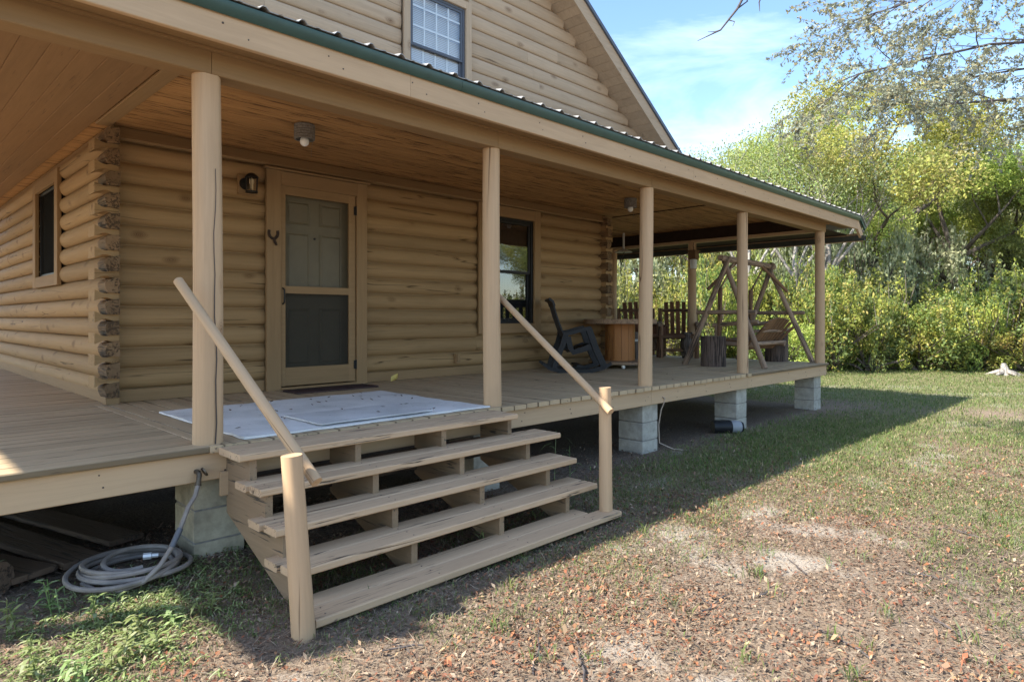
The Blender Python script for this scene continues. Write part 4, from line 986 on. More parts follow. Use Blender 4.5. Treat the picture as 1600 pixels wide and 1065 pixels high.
# hanging lantern by the side post and dish lamp at the far corner
t = thing('hanging_lantern', 'wooden hanging lantern with glass jar beside the side post', 'lantern', (10.78, 6.02, 2.77))
MB().tube([(0, 0, 0), (.0, .01, -.06), (.012, 0, -.10), (0, 0, -.14)], .005, 6).build('hook', 'black_metal', t)
MB().box(-.07, -.07, -.30, .07, .07, -.16).box(-.09, -.09, -.16, .09, .09, -.14).build('wooden_top', 'swing_slat', t)
MB().lathe([(.055, -.47), (.06, -.46), (.06, -.31), (.05, -.30)], 16).build('jar', 'dish', t)
t = thing('dish_lamp', 'pale round dish lamp with dangling cord near the far log corner', 'lamp', (10.35, 7.25, CE))
MB().lathe([(.02, -.0), (.02, -.30), (.05, -.31), (.16, -.36), (.165, -.37), (.03, -.35)], 24).build('dish', 'dish', t)
MB().tube([(.02, 0, -.36), (-.03, .05, -.50), (.02, .08, -.62), (.06, .06, -.5), (.1, .04, -.40)], .01, 6).tube([(.02, .08, -.62), (.025, .08, -.80)], .012, 6).build('cord', 'black_metal', t)

# ---------------------------------------------------------------- things on the ground
def G_(x, y): return float(gz(x, y))
t = thing('floodlight', 'black floodlight lying on the dirt against the block pier', 'lamp', (7.72, 3.84, G_(7.72, 3.84) + .075), R(-42))
MB().tube([(-.19, 0, 0), (.04, 0, 0)], [.078, .078], 18).build('housing', 'black_plastic', t)
MB().tube([(.04, 0, 0), (.06, 0, 0), (.15, 0, .0), (.17, 0, 0)], [.076, .082, .075, .06], 18).build('cap', 'grey_plastic', t)
MB().tube([(.168, 0, 0), (.19, 0, 0)], [.066, .06], 18).build('rim', 'black_plastic', t)
MB().box(-.17, -.02, .06, .02, .02, .085).build('fin', 'black_plastic', t)
# old planks below the deck
for k, (p0, p1, w, lab, th) in enumerate((((1.14, 4.32), (.55, 6.6), .20, 'old brown plank on the dirt nearest the block pier', .03), ((.88, 4.12), (.30, 6.4), .20, 'old brown plank touching the hose coil', .035), ((.66, 4.08), (-.1, 6.0), .22, 'old grey plank half under the hose coil', .03), ((.50, 4.02), (-.45, 5.6), .15, 'round weathered post lying under the deck edge', .14))):
    if th < .1: tag(board('old_plank', 'old_plank', None, (*p0, G_(*p0) + .05), (*p1, G_(*p1) + .05), w, th, c=.006), lab, 'plank')
    else: tag(pole('old_post', 'old_plank', None, (*p0, G_(*p0) + .09), (*p1, G_(*p1) + .09), .085, .08), lab, 'post')
# hose
hs = thing('garden_hose', 'coiled grey garden hose hooked up to the tap on the deck rim', 'hose', (0, 0, 0))
hx, hy = 1.06, 3.86; pts = []; q = random.Random(4); turns = 6.4; N = 260; r0h = .0128
hz = max(G_(hx + a, hy + b) for a in (-.2, 0, .2) for b in (-.2, 0, .2))
for k in range(N):
    f = k / (N - 1); a = 2 * math.pi * turns * f + 2.2; rr = .135 + .115 * abs(math.sin(f * 2.6 + .35)) + .022 * math.sin(a * .53 + 2) + .012 * math.sin(a * 1.7)
    pts.append((hx - .02 + rr * math.cos(a) + .03 * math.sin(f * 9), hy + rr * math.sin(a) * .98, hz + .022 + .062 * f + .012 * math.sin(a * 1.31)))
ex, ey, ez = pts[-1]
tx, ty, tz_ = 1.335, YE + .0, .515
MB().tube(pts, r0h, 8).build('coil', 'hose', hs)
rise = [Vector(p) for p in ((.93, 3.62, hz + .02), (1.02, 3.585, hz + .045), (1.10, 3.60, hz + .10), (1.165, 3.63, hz + .17), (1.215, 3.655, hz + .25), (1.265, 3.68, hz + .35), (1.305, 3.70, .44), (1.325, 3.715, .49))]
MB().tube([(hx - .25, hy - .04, hz + .03), (hx - .22, hy - .16, hz + .02)] + [tuple(p) for p in rise], r0h, 8).build('hose_end', 'hose', hs)
MB().tube([tuple(rise[3]), tuple((rise[3] + rise[4]) / 2), tuple(rise[4])], r0h * 1.25, 10).build('sleeve', 'hose_sleeve', hs)
MB().tube([(hx + .02, hy - .06, hz + .10), (hx + .055, hy - .075, hz + .10)], .018, 8).tube([(hx + .055, hy - .075, hz + .10), (hx + .085, hy - .085, hz + .098)], .012, 8).build('nozzle', 'white_metal', hs)
t = thing('water_tap', 'small weathered brass tap on the deck rim above the hose', 'tap', (tx, YE + .03, .545))
MB().tube([(0, .02, .01), (0, -.03, .012), (0, -.045, 0), (-.004, -.05, -.03), (-.008, -.05, -.055)], [.014, .013, .014, .013, .018], 10).build('spout', 'brass', t)
MB().lathe([(.006, -.006), (.026, -.005), (.028, .003), (.006, .007)], 12).rot('Y', R(60)).build('handle', 'brass', t, (.03, -.04, .012))

# ---------------------------------------------------------------- grass, litter, weeds
def scatter(n, xr, yr, dens):
    out = []
    while sum(len(o) for o in out) < n:
        m = n * 3; x = rng.uniform(*xr, m); y = rng.uniform(*yr, m); d = SY * x + CY * y; r = CY * x - SY * y
        vis = (d > 1.4) & (np.abs(r) < d * .86 + .5)
        ok = vis & (rng.random(m) < dens(x, y, d)); out.append(np.stack([x[ok], y[ok]], 1))
        if len(out) > 40: break
    return np.concatenate(out)[:n]
def pal(n, cols, jit=.15):
    c = np.array(cols)[rng.integers(0, len(cols), n)]; return np.clip(c * (1 + rng.uniform(-jit, jit, (n, 1))), 0, 1)
def grass_quads(P, h, w, lean):
    n = len(P); z = gz(P[:, 0], P[:, 1]); b = np.stack([P[:, 0], P[:, 1], z - .004], 1)
    a = rng.uniform(0, 2 * np.pi, n); hh = h * rng.uniform(.45, 1.25, n); le = lean * rng.uniform(.2, 1.3, n) * hh
    dirv = np.stack([np.cos(a), np.sin(a), np.zeros(n)], 1); sd = np.stack([-np.sin(a), np.cos(a), np.zeros(n)], 1) * (w * rng.uniform(.6, 1.3, n))[:, None]
    up = np.array([0, 0, 1.0]); mid = b + up * (hh * .55)[:, None] + dirv * (le * .3)[:, None]; tip = b + up * (hh * (1 - .25 * lean))[:, None] + dirv * le[:, None]
    return np.stack([b, mid + sd, tip, mid - sd], 1)
def under_mask(x, y): return ~((y > 3.95) & (x < 11.0) & (x > -2))
GC = [(.12, .18, .04), (.15, .21, .055), (.20, .23, .075), (.10, .155, .04), (.25, .24, .10), (.32, .27, .15)]
dens = lambda x, y, d: np.clip(masks(x, y)[1] * 1.3 - .12, 0, 1) * under_mask(x, y)
P1 = scatter(110000, (0, 13), (-2.5, 4.1), lambda x, y, d: dens(x, y, d) * np.clip((10 - d) / 6, 0, 1))
P2 = scatter(105000, (4, 26), (-6, 14), lambda x, y, d: np.clip(1.25 * masks(x, y)[1] - .02, 0.02, 1) * under_mask(x, y) * (d > 6) * (d < 21))
V = np.concatenate([grass_quads(P1, .040, .0021, .9), grass_quads(P2, .065, .0048, .7)])
tag(ob('grass', quads('grass', V, pal(len(V), GC), 'leaf')), 'thin patchy grass growing over the sandy yard', 'grass', kind='stuff')
# fallen leaves and needles
def flakes(P, size, tilt, asp=.5):
    n = len(P); z = gz(P[:, 0], P[:, 1]) + rng.uniform(.001, .012, n); c = np.stack([P[:, 0], P[:, 1], z], 1); a = rng.uniform(0, 2 * np.pi, n); s = size * np.exp(rng.normal(-.08, .42, n)).clip(.35, 1.9)
    u = np.stack([np.cos(a), np.sin(a), rng.normal(0, tilt, n)], 1) * s[:, None]; w = np.stack([-np.sin(a), np.cos(a), rng.normal(0, tilt, n)], 1) * (s * asp * rng.uniform(.6, 1.2, n))[:, None]
    lift = np.abs(u[:, 2:3]) * .7 + .001; c = c + np.concatenate([np.zeros((n, 2)), lift], 1)
    return np.stack([c - u * .5, c + w * .5 + [0, 0, .003], c + u * .5, c - w * .5 + [0, 0, .003]], 1)
LC = [(.20, .13, .08), (.27, .19, .12), (.12, .085, .06), (.33, .25, .17), (.22, .11, .06), (.15, .115, .085), (.17, .10, .06)]
OC = [(.29, .125, .055), (.24, .095, .045), (.34, .18, .085), (.19, .08, .045), (.36, .25, .14), (.26, .15, .09)]
ld = lambda x, y, d: np.clip(.25 + .9 * (fbm(x * 1.3 + 60, y * 1.3) - .25) - .5 * masks(x, y)[0], .08, 1) * np.clip((9 - d) / 5.5, .04, 1)
PL = scatter(90000, (-.2, 11), (-2.6, 4.6), ld)
PO = scatter(15000, (.2, 9), (-2.5, 3.6), lambda x, y, d: np.clip(1.6 * (fbm(x * 1.1 + 20, y * 1.1 + 5) - .35), .04, 1) * np.clip((7 - d) / 4, .08, 1) * np.clip(1.2 - .28 * y, .25, 1) * (1 - .5 * masks(x, y)[0]))
PN = scatter(48000, (-.2, 9), (-2.6, 4.4), lambda x, y, d: np.clip((7 - d) / 4.5, .05, 1))
V = np.concatenate([flakes(PL, .018, .35, .45), flakes(PO, .018, .4, .6), flakes(PN, .046, .18, .045)])
C_ = np.concatenate([pal(len(PL), LC, .3), pal(len(PO), OC, .3), pal(len(PN), [(.27, .20, .13), (.17, .125, .08), (.36, .29, .20)], .2)])
tag(ob('leaf_litter', quads('leaf_litter', V, C_, 'litter')), 'brown and orange fallen leaves scattered over the yard', 'leaves', kind='stuff')
# twigs on the ground
q = random.Random(8)
ORD = ['first', 'second', 'third', 'fourth', 'fifth', 'sixth', 'seventh', 'eighth', 'ninth', 'tenth']
_tx = (840, 905, 1310, 1245, 1430, 1180, 1500, 1120, 620, 1470); TWO = [sorted(_tx).index(v) for v in _tx]
for k, (px, d) in enumerate(((840, 2.75), (905, 2.70), (1310, 2.85), (1245, 3.7), (1430, 3.6), (1180, 3.3), (1500, 4.3), (1120, 3.2), (620, 2.75), (1470, 3.0))):
    p = place(px, d); a = q.uniform(0, 3.1); L_ = q.uniform(.08, .2); pts = []
    for i in range(6):
        f = i / 5 - .5; x, y = p.x + math.cos(a) * L_ * 2 * f + q.uniform(-.012, .012), p.y + math.sin(a) * L_ * 2 * f + q.uniform(-.012, .012); pts.append((x, y, G_(x, y) + .008 + q.uniform(0, .008)))
    tag(MB().tube(pts, [.0045, .005, .005, .004, .003, .002], 6).tube([pts[2], (pts[2][0] + q.uniform(-.05, .05), pts[2][1] + q.uniform(-.05, .05), pts[2][2] + .015)], [.003, .0015], 5).build('twig', 'bare_twig'), f'thin dry twig lying on the leaf litter, {ORD[TWO[k]]} of ten from the left', 'twig', 'twigs on the ground')

def blade(mb_v, base, dirv, L_, w, droop, q, up):
    """curved pointed leaf as 3 quads"""
    side = Vector((-dirv.y, dirv.x, 0)).normalized(); rows = []
    for f, ww in ((0, .15), (.3, .9), (.65, .75), (1, .02)):
        p = base + dirv * L_ * f + Vector((0, 0, up * L_ * f - droop * L_ * f * f)); rows.append((p - side * w / 2 * ww, p + side * w / 2 * ww))
    for (a, b), (c, d) in zip(rows[:-1], rows[1:]): mb_v.append((a, b, d, c))
def weed(x, y, h, n, leaf, w, sd):
    q = random.Random(sd); Q = []; z = G_(x, y); top = Vector((x + q.uniform(-.04, .04), y + q.uniform(-.04, .04), z + h)); base = Vector((x, y, z))
    stem = [(base - Vector((.003, 0, .01)), base + Vector((.003, 0, -.01)), top + Vector((.002, 0, 0)), top - Vector((.002, 0, 0))), (base - Vector((0, .003, .01)), base + Vector((0, .003, -.01)), top + Vector((0, .002, 0)), top - Vector((0, .002, 0)))]
    Q += stem
    for k in range(n):
        f = .12 + .88 * (k + q.random() * .5) / n; a = k * 2.4 + q.uniform(-.4, .4); d = Vector((math.cos(a), math.sin(a), 0)); blade(Q, base.lerp(top, min(f, 1)), d, leaf * q.uniform(.6, 1.15), w, q.uniform(.3, .9), q, q.uniform(.2, .8))
    return np.array([[tuple(p) for p in qd] for qd in Q])
WC = [(.27, .34, .12), (.33, .40, .16), (.40, .45, .24), (.20, .27, .09)]
wl = [(5, 935, 3.25, .22, 'tall broad-leaved weed at the lower left picture edge'), (95, 0, 3.0, .17, 'leafy weed in front of the hose coil, nearest the round old post'), (150, 0, 2.95, .16, 'leafy weed just left of the hose coil end'), (30, 0, 2.78, .16, 'bushy bright green weed at the lower left'), (180, 0, 2.62, .10, 'low green weed at the bottom left below the hose'), (330, 0, 3.05, .10, 'small weed with pale leaves below the mossy pier'), (265, 0, 2.95, .10, 'low green weed right of the hose coil'), (60, 0, 2.5, .15, 'weed with long pale leaves in the bottom left corner'), (120, 0, 2.45, .11, 'low weed at the bottom edge left of the sand'), (215, 0, 2.85, .11, 'spreading weed in front of the hose coil'), (240, 0, 2.72, .08, 'short weed in the sunlit strip before the hose')]
for k, (px, _, d, h, lab) in enumerate(wl):
    p = place(px, d); Vs = [weed(p.x + rnd.uniform(-.05, .05) * (j > 0), p.y + rnd.uniform(-.05, .05) * (j > 0), h * rnd.uniform(.6, 1), 10, .066, .017, 100 + k * 7 + j) for j in range(1 if k == 0 else 3)]
    V = np.concatenate(Vs); t = ob('weed', quads('weed', V, pal(len(V), WC, .2), 'leaf')); tag(t, lab, 'weed', 'weeds in the sunlit strip by the hose')
# tall thin weed beside the steps and one below them
for (x, y, h, n, lf, lab) in ((4.28, 3.72, .45, 6, .16, 'tall thin grass weed beside the right end of the steps'), (4.42, 3.66, .30, 5, .13, 'shorter grass weed next to the tall one beside the steps'), (2.72, 3.0, .10, 8, .10, 'small green weed growing between the treads')):
    V = weed(x, y, h, n, lf, .010, int(x * 100)); tag(ob('weed', quads('weed', V, pal(len(V), WC), 'leaf')), lab, 'weed')
# low broken ground cover of small weeds
PW = scatter(2600, (-.2, 2.2), (1.9, 4.0), lambda x, y, d: np.exp(-(((x - .85) * .7 + (y - 3.3) * .7) ** 2 / .55 + ((x - .85) * .7 - (y - 3.3) * .7) ** 2 / .12)) * (fbm(x * 4, y * 4) > .38))
V = []
for (x, y) in PW[:800]: V.append(weed(x, y, rnd.uniform(.012, .045), 5, rnd.uniform(.025, .055), .009, rnd.randrange(10 ** 6)))
V = np.concatenate(V); tag(ob('ground_cover', quads('ground_cover', V, pal(len(V), WC, .25), 'leaf')), 'low green weeds covering the sunlit strip before the hose', 'weeds', kind='stuff')
# tufts across the yard
tv = []
PT = scatter(150, (1.5, 11), (-2.2, 3.6), lambda x, y, d: np.clip((9 - d) / 5, .1, 1) * under_mask(x, y))
for (x, y) in PT:
    m = rnd.randint(10, 26); pp = np.stack([x + rng.normal(0, .03, m), y + rng.normal(0, .03, m)], 1); tv.append(grass_quads(pp, .085, .0025, .9))
V = np.concatenate(tv); tag(ob('grass_tufts', quads('grass_tufts', V, pal(len(V), GC[:4] + [(.16, .21, .12)], .2), 'leaf')), 'taller tufts of grass dotted over the yard', 'grass', kind='stuff')

# ---------------------------------------------------------------- trees and bushes
def leafcloud(blobs, n, size, cols, squash=1.0, asp=.55, shell=.55):
    """leaf sized faces spread through a set of ellipsoid clumps (cx,cy,cz,rx,ry,rz)"""
    B = np.array(blobs); wts = (B[:, 3] * B[:, 4] * B[:, 5]) ** .7; idx = rng.choice(len(B), n, p=wts / wts.sum()); b = B[idx]
    u = rng.normal(size=(n, 3)); u /= np.linalg.norm(u, axis=1)[:, None]; rad = rng.random(n) ** (1 / 3 * shell + .0)
    c = b[:, :3] + u * rad[:, None] * b[:, 3:6]
    keep = fbm(c[:, 0] * 2.3 + c[:, 2] * 1.3, c[:, 1] * 2.3 - c[:, 2] * 1.1, 3) > .40; c = c[keep]; u = u[keep]; m = len(c); ix = idx[keep]
    a = rng.normal(size=(m, 3)) * .9 + u * .35 + np.array([0, 0, .15]); a /= np.linalg.norm(a, axis=1)[:, None]
    r = rng.normal(size=(m, 3)); w = np.cross(a, r); w /= np.linalg.norm(w, axis=1)[:, None]
    s = size * rng.uniform(.55, 1.35, m); 
    V = np.stack([c - a * s[:, None] * .5, c + w * (s * asp * .5)[:, None], c + a * s[:, None] * .5, c - w * (s * asp * .5)[:, None]], 1)
    tint = rng.integers(0, len(cols), len(B))[ix]; rnd2 = rng.integers(0, len(cols), m); pick = np.where(rng.random(m) < .6, tint, rnd2)
    return V, np.clip(np.array(cols)[pick] * (1 + rng.uniform(-.25, .25, (m, 1))), 0, 1)
def limb(mb, p, d, L_, r, q, depth, ends, n=6):
    pts = [p]; rad = [r]; 
    for k in range(4):
        d = (d + Vector((q.uniform(-.22, .22), q.uniform(-.22, .22), q.uniform(-.06, .14)))).normalized(); p = p + d * L_ / 4; pts.append(p); rad.append(r * (1 - .13 * (k + 1)))
    mb.tube(pts, rad, n)
    if depth == 0: ends.append(pts[-1]); ends.append(pts[2]); return
    for k in range(q.randint(2, 3)):
        a = q.uniform(0, 6.28); nd = (d + Vector((math.cos(a) * .85, math.sin(a) * .85, q.uniform(-.1, .5)))).normalized()
        limb(mb, pts[q.choice((3, 4))], nd, L_ * q.uniform(.55, .75), rad[-1] * .75, q, depth - 1, ends, max(5, n - 1))
def tree_mesh(seed, H, trunk, spread, n, leaf, cols, bark, blob=.16, depth=2, flat=.7):
    q = random.Random(seed); mb = MB(); ends = []
    p = Vector((0, 0, -.15)); pts = [p]; rad = [trunk * 1.35]
    d = Vector((q.uniform(-.12, .12), q.uniform(-.12, .12), 1)).normalized()
    for k in range(5):
        d = (d + Vector((q.uniform(-.13, .13), q.uniform(-.13, .13), .1))).normalized(); p = p + d * H * .09; pts.append(p); rad.append(trunk * (1.08 - .07 * k))
    mb.tube(pts, rad, 10)
    for k in range(q.randint(4, 5)):
        a = k * 6.28 / 4.5 + q.uniform(-.4, .4); nd = Vector((math.cos(a) * spread, math.sin(a) * spread, q.uniform(.55, 1.1))).normalized(); limb(mb, pts[q.choice((3, 4, 5))], nd, H * .27, trunk * .55, q, depth, ends)
    limb(mb, pts[-1], Vector((0, 0, 1)), H * .26, trunk * .7, q, depth, ends)
    bl = [(e.x, e.y, e.z, H * blob * q.uniform(.7, 1.25), H * blob * q.uniform(.7, 1.25), H * blob * flat * q.uniform(.6, 1.1)) for e in ends]
    V, C2 = leafcloud(bl, n, leaf, cols)
    return mb.mesh('trunk', bark, 60), quads('crown', V, C2, 'leaf')
OAK = [(.28, .33, .10), (.35, .38, .12), (.21, .26, .09), (.40, .41, .15), (.30, .34, .17)]
YEL = [(.40, .44, .09), (.46, .47, .11), (.33, .39, .09), (.24, .30, .08), (.48, .46, .15)]
GRY = [(.36, .39, .23), (.43, .45, .30), (.29, .32, .18), (.46, .47, .27), (.22, .26, .13)]
BSH = [(.30, .32, .06), (.38, .36, .08), (.19, .24, .055), (.12, .16, .045), (.42, .34, .11), (.24, .29, .11)]
DRK = [(.17, .20, .08), (.11, .145, .055), (.22, .24, .10), (.29, .29, .11)]
T_ = [tree_mesh(31, 9, .17, .9, 60000, .085, YEL, 'trunk_grey', .105, flat=.6), tree_mesh(47, 9, .15, .8, 42000, .08, GRY, 'trunk_grey', .10, flat=.8), tree_mesh(52, 9, .16, 1.0, 50000, .085, OAK, 'trunk_grey', .10, flat=.6), tree_mesh(66, 9, .12, .55, 8000, .085, OAK, 'trunk_pale', .09)]
def bush_mesh(seed, cols, n, leaf):
    q = random.Random(seed); mb = MB(); bl = []; 
    for k in range(26):
        a = q.uniform(0, 6.28); r = q.uniform(.1, 1.0) ** .6; z = q.uniform(.12, 1.0); rr = r * (1.05 - .45 * z); s = q.uniform(.16, .36); c = (rr * math.cos(a), rr * math.sin(a), z); bl.append((*c, s, s, s * .85))
        if k < 12: mb.tube([(q.uniform(-.1, .1), q.uniform(-.1, .1), -.05), (c[0] * .4, c[1] * .4, z * .5), c], [.03, .02, .008], 5)
    for k in range(22):       # thin shoots that break the outline
        a = q.uniform(0, 6.28); r = q.uniform(.1, .95); c = Vector((r * math.cos(a), r * math.sin(a), q.uniform(.75, 1.05) * (1.1 - .45 * r))); tip = c + Vector((q.uniform(-.12, .12), q.uniform(-.12, .12), q.uniform(.15, .42)))
        for f in (.2, .5, .8, 1.0): pz = c.lerp(tip, f); bl.append((pz.x, pz.y, pz.z, .075 * (1.25 - .6 * f), .075 * (1.25 - .6 * f), .10))
        mb.tube([(c.x * .5, c.y * .5, .4), tuple(c), tuple(tip)], [.012, .007, .003], 4)
    V, C2 = leafcloud(bl, n, leaf, cols, shell=.7)
    return mb.mesh('stem', 'trunk_grey', 60), quads('foliage', V, C2, 'leaf')
B_ = [bush_mesh(1, BSH, 13000, .050), bush_mesh(2, YEL, 13000, .048), bush_mesh(3, DRK + BSH[:2], 13000, .050), bush_mesh(4, BSH[:4], 12000, .055), bush_mesh(5, GRY, 10000, .06), bush_mesh(6, GRY[:3] + OAK[:2], 9000, .055)]
ORD = ['first', 'second', 'third', 'fourth', 'fifth', 'sixth', 'seventh', 'eighth', 'ninth', 'tenth', 'eleventh', 'twelfth', 'thirteenth', 'fourteenth', 'fifteenth', 'sixteenth', 'seventeenth', 'eighteenth', 'nineteenth', 'twentieth', 'twenty-first', 'twenty-second', 'twenty-third', 'twenty-fourth']
def put_plant(name, parts, names, loc, rz, sc, label, cat, group):
    t = thing(name, label, cat, loc, rz, group); t.scale = sc
    for me, nm in zip(parts, names): ob(nm, me, t)
    return t
q = random.Random(77)
row1 = sorted([(px + q.uniform(-12, 12), q.uniform(17.5, 19.2), q.uniform(.9, 1.8), q.choice((1.1, 1.4, 1.7, 1.9, 2.3)) * q.uniform(.85, 1.15)) for px in range(905, 1760, 44)])
for k, (px, d, w, h) in enumerate(row1):
    p = place(px, d); p.z = G_(p.x, p.y)
    put_plant('bush', B_[q.choice((0, 1, 3, 0, 2))], ('stem', 'foliage'), p, q.uniform(0, 6.3), (w, w, h), f'sunlit yellow green bush, {ORD[k]} from the left in the front row of the hedge', 'bush', 'bushes in the front row of the hedge')
row2 = sorted([(px + q.uniform(-15, 15), q.uniform(20, 21.5), q.uniform(1.5, 2.0), q.uniform(2.0, 2.7) + max(0, px - 1500) / 300) for px in range(880, 1800, 74)])
for k, (px, d, w, h) in enumerate(row2):
    p = place(px, d); p.z = G_(p.x, p.y)
    put_plant('tall_bush', B_[q.choice((1, 2, 3, 2))], ('stem', 'foliage'), p, q.uniform(0, 6.3), (w, w, h), f'tall green bush, {ORD[k]} from the left in the row behind the front hedge', 'bush', 'tall bushes behind the front hedge')
row3 = [(1098, 27, 0, .92), (1150, 30, 2, .88), (1215, 28, 1, .80), (1328, 22.5, 0, 1.14), (1262, 26, 0, 1.08), (1290, 30, 1, 1.0), (1450, 23.5, 0, .93), (1410, 29, 1, 1.0), (1520, 24.5, 2, .86), (1600, 22.5, 0, .74), (1560, 29, 1, 1.1), (1650, 26, 2, 1.1), (1490, 33, 2, 1.15), (1730, 25, 1, 1.1), (1000, 30, 2, .85), (930, 28, 1, .8), (1303, 19.9, 3, .9), (1241, 20.2, 3, .85), (1178, 20.0, 3, .8)]
row3.sort()
KIND = ['bright yellow green tree', 'grey green mossy tree', 'mid green oak tree', 'slim tree with a pale bare trunk']
for k, (px, d, m, s) in enumerate(row3):
    p = place(px, d); p.z = G_(p.x, p.y)
    put_plant('tree', T_[m], ('trunk', 'crown'), p, q.uniform(0, 6.3), (s, s, s * (1.0 if m != 3 else 1.05)), f'{KIND[m]} beyond the hedge, {ORD[k]} tree from the left', 'tree', 'trees beyond the hedge')
# thin grey green understorey between the hedge and the tall trees
row4 = sorted([(px + q.uniform(-15, 15), q.uniform(21.5, 26), q.uniform(1.3, 2.1), q.uniform(2.8, 4.4)) for px in range(900, 1760, 62)])
for k, (px, d, w, h) in enumerate(row4):
    p = place(px, d); p.z = G_(p.x, p.y)
    put_plant('young_tree', B_[q.choice((4, 5, 4, 5, 2))], ('stem', 'foliage'), p, q.uniform(0, 6.3), (w, w, h), f'pale grey green young tree behind the hedge, {ORD[k]} from the left', 'tree', 'young trees behind the hedge')
far = [(905, 38), (990, 40), (1060, 37), (1130, 41), (1200, 38), (1270, 42), (1345, 38), (1420, 41), (1500, 38), (1580, 42), (1660, 38)]
for k, (px, d) in enumerate(far):
    p = place(px, d); s_ = q.uniform(.85, 1.05)
    put_plant('far_tree', T_[q.choice((1, 2))], ('trunk', 'crown'), p, q.uniform(0, 6.3), (s_ * 1.2, s_ * 1.2, s_), f'far tree showing dimly between the nearer trunks, {ORD[k]} from the left', 'tree', 'far trees of the wood')
# the wood goes on to the right of the picture and round towards the camera
for k, (px, d) in enumerate(((1900, 27), (2050, 25), (2250, 24), (2500, 17), (2750, 14), (3100, 12.5), (3500, 11.5), (3900, 13))):
    p = place(px, d); p.z = G_(p.x, p.y); m = q.choice((0, 1, 2)); s = q.uniform(.85, 1.1)
    put_plant('tree', T_[m], ('trunk', 'crown'), p, q.uniform(0, 6.3), (s, s, s), 'tree of the surrounding wood standing outside the picture to the right', 'tree', 'trees right of the picture')
for k in range(10):
    px = (1850, 1950, 2080, 2230, 2400, 2600, 2850, 3150, 3500, 3900)[k]; d = (18, 18, 18, 17, 15, 13, 11.5, 10.3, 9.3, 8.6)[k]
    p = place(px, d); p.z = G_(p.x, p.y); w = q.uniform(1.5, 2)
    put_plant('bush', B_[k % 4], ('stem', 'foliage'), p, q.uniform(0, 6.3), (w, w, q.uniform(1.7, 2.4)), 'bush of the surrounding wood standing outside the picture to the right', 'bush', 'bushes right of the picture')
# pale fallen stump at the hedge foot
p = place(1570, 17.2); t = thing('tree_stump', 'bleached pale tree stump with roots at the foot of the hedge', 'stump', (p.x, p.y, G_(p.x, p.y)), .3)
MB().tube([(0, 0, -.05), (0, 0, .14), (.05, .02, .30)], [.16, .11, .06], 12, wob=.08).build('trunk', 'trunk_pale', t)
for k in range(5):
    a = k * 1.25; MB().tube([(0, 0, .12), (.22 * math.cos(a), .22 * math.sin(a), .06), (.45 * math.cos(a), .45 * math.sin(a), -.02)], [.07, .05, .02], 8, wob=.06).build('root', 'trunk_pale', t)

# overhanging oak at the right, its trunk outside the picture
q = random.Random(19)
base = place(1980, 8.4); base.z = G_(base.x, base.y)
oak = thing('oak_tree', 'overhanging oak with thin leafy branches at the upper right', 'tree', base)
mb = MB(); bl = []; tw = []
mb.tube([(0, 0, -.1), (.05, .1, 1.2), (-.1, .1, 2.6), (-.15, .3, 4.2), (0, .3, 6)], [.24, .19, .16, .13, .09], 12)
LEAVES = []
def spray(p, d, L_, r, depth):
    pts = [p]; rad = [r]; n = 5
    for k in range(n):
        d = (d + Vector((q.uniform(-.28, .28), q.uniform(-.28, .28), q.uniform(-.2, .16)))).normalized(); p = p + d * L_ / n; pts.append(p); rad.append(max(.0018, r * (1 - .15 * (k + 1))))
    mb.tube(pts, rad, 5)
    if depth <= 1:
        for k in range(1, n + 1):
            for j in range(5 if depth == 0 else 2): LEAVES.append((pts[k] + Vector((q.uniform(-1, 1), q.uniform(-1, 1), q.uniform(-1, 1))) * .026, d))
    if depth == 0: return
    for k in range(q.randint(3, 4)):
        a = Vector((q.uniform(-1, 1), q.uniform(-1, 1), q.uniform(-.7, .7))); spray(pts[q.choice((2, 3, 4, 5))], (d + a * .75).normalized(), L_ * q.uniform(.55, .8), rad[-1] * .8, depth - 1)
def loc_(px, py, d):
    r = (px - 800) / 1021.28 * d; v = Vector((SY * d + CY * r, CY * d - SY * r, EYE + (496.86 - py) / 1021.28 * d)); return v - base
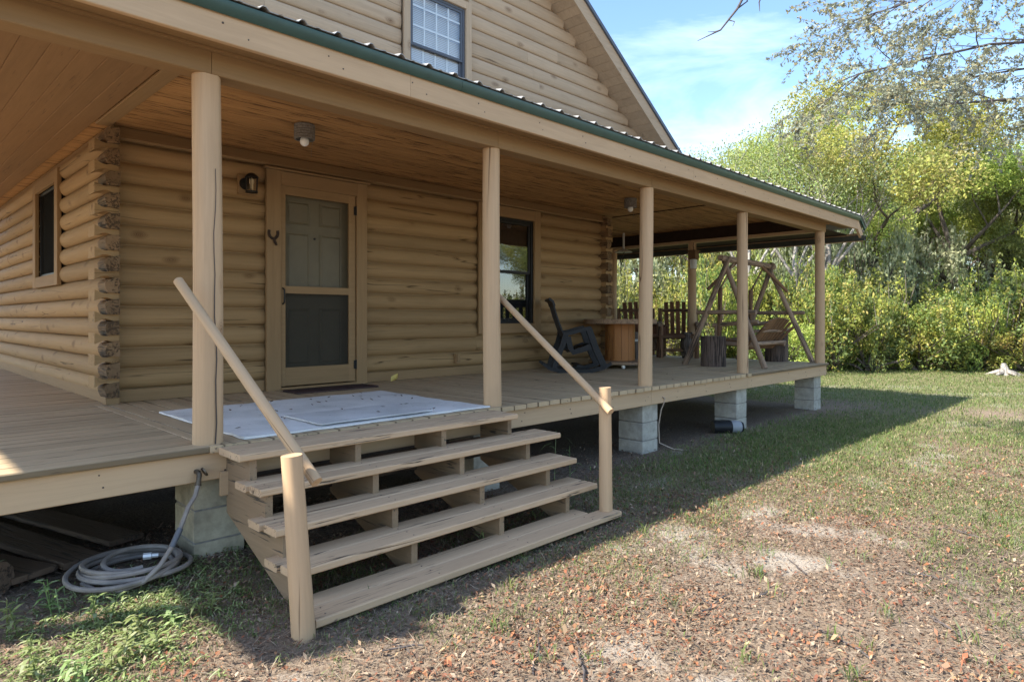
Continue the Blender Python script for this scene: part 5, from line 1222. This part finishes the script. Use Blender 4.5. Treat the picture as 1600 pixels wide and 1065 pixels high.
for (s, e, r) in (((1720, 60, 8.2), (1345, 115, 7.0), .020), ((1760, 170, 8.3), (1455, 165, 7.4), .020), ((1720, -60, 8.0), (1370, 20, 7.2), .018), ((1700, 120, 8.8), (1520, 120, 8.2), .02)):
    a, b = loc_(*s), loc_(*e); mid = a.lerp(b, .5) + Vector((0, 0, .12)); st = Vector((0, .3, min(5.6, a.z)))
    mb.tube([st, a, mid, b], [r * 1.6, r, r * .75, r * .45], 8)
    for f in (.15, .35, .55, .72, .88, 1.0):
        p = a.lerp(b, f) + Vector((0, 0, .12 * math.sin(f * 3.1))); dd = (b - a).normalized()
        for k in range(3): spray(p, (dd * .8 + Vector((q.uniform(-.8, .8), q.uniform(-.8, .8), q.uniform(-.7, .6)))).normalized(), .60, .0075, 2)
mb.build('trunk', 'bare_twig', oak, ang=60)
lp_ = np.array([tuple(p) for p, d in LEAVES]); nL = len(lp_)
a = rng.normal(size=(nL, 3)); a /= np.linalg.norm(a, axis=1)[:, None]; w = np.cross(a, rng.normal(size=(nL, 3))); w /= np.linalg.norm(w, axis=1)[:, None]
s = rng.uniform(.032, .060, nL)[:, None]
V = np.stack([lp_ - a * s * .5, lp_ + w * s * .22 + a * s * .05, lp_ + a * s * .5, lp_ - w * s * .22 + a * s * .05], 1)
ob('crown', quads('crown', V, pal(nL, [(.34, .38, .26), (.41, .44, .31), (.27, .31, .21), (.44, .41, .18), (.26, .30, .25)], .25), 'leaf'), oak)
print('oak leaves', nL)
# bare twig hanging into the sky, end of a long limb of the same oak
mb = MB()
A = loc_(1240, -150, 4.6); B1 = loc_(1170, -20, 4.6); B2 = loc_(1152, 14, 4.6); B3 = loc_(1126, 47, 4.6); B4 = loc_(1090, 64, 4.6)
mb.tube([Vector((0, .3, 5.6)), loc_(1500, -330, 6.2), A, B1, B2, B3, B4], [.05, .035, .016, .011, .009, .006, .002], 6)
mb.tube([B2, loc_(1168, 2, 4.62), loc_(1162, -10, 4.6)], [.006, .005, .004], 5); mb.tube([loc_(1140, 32, 4.6), loc_(1148, 34, 4.58), loc_(1145, 41, 4.56)], [.004, .003, .002], 5); mb.tube([B3, loc_(1116, 50, 4.6), loc_(1106, 50, 4.6)], [.004, .003, .0015], 5)
mb.tube([A, loc_(1195, -20, 4.5), loc_(1186, 4, 4.5), loc_(1187, 18, 4.5)], [.01, .007, .005, .002], 5)
mb.build('bare_branch', 'bare_twig', oak)
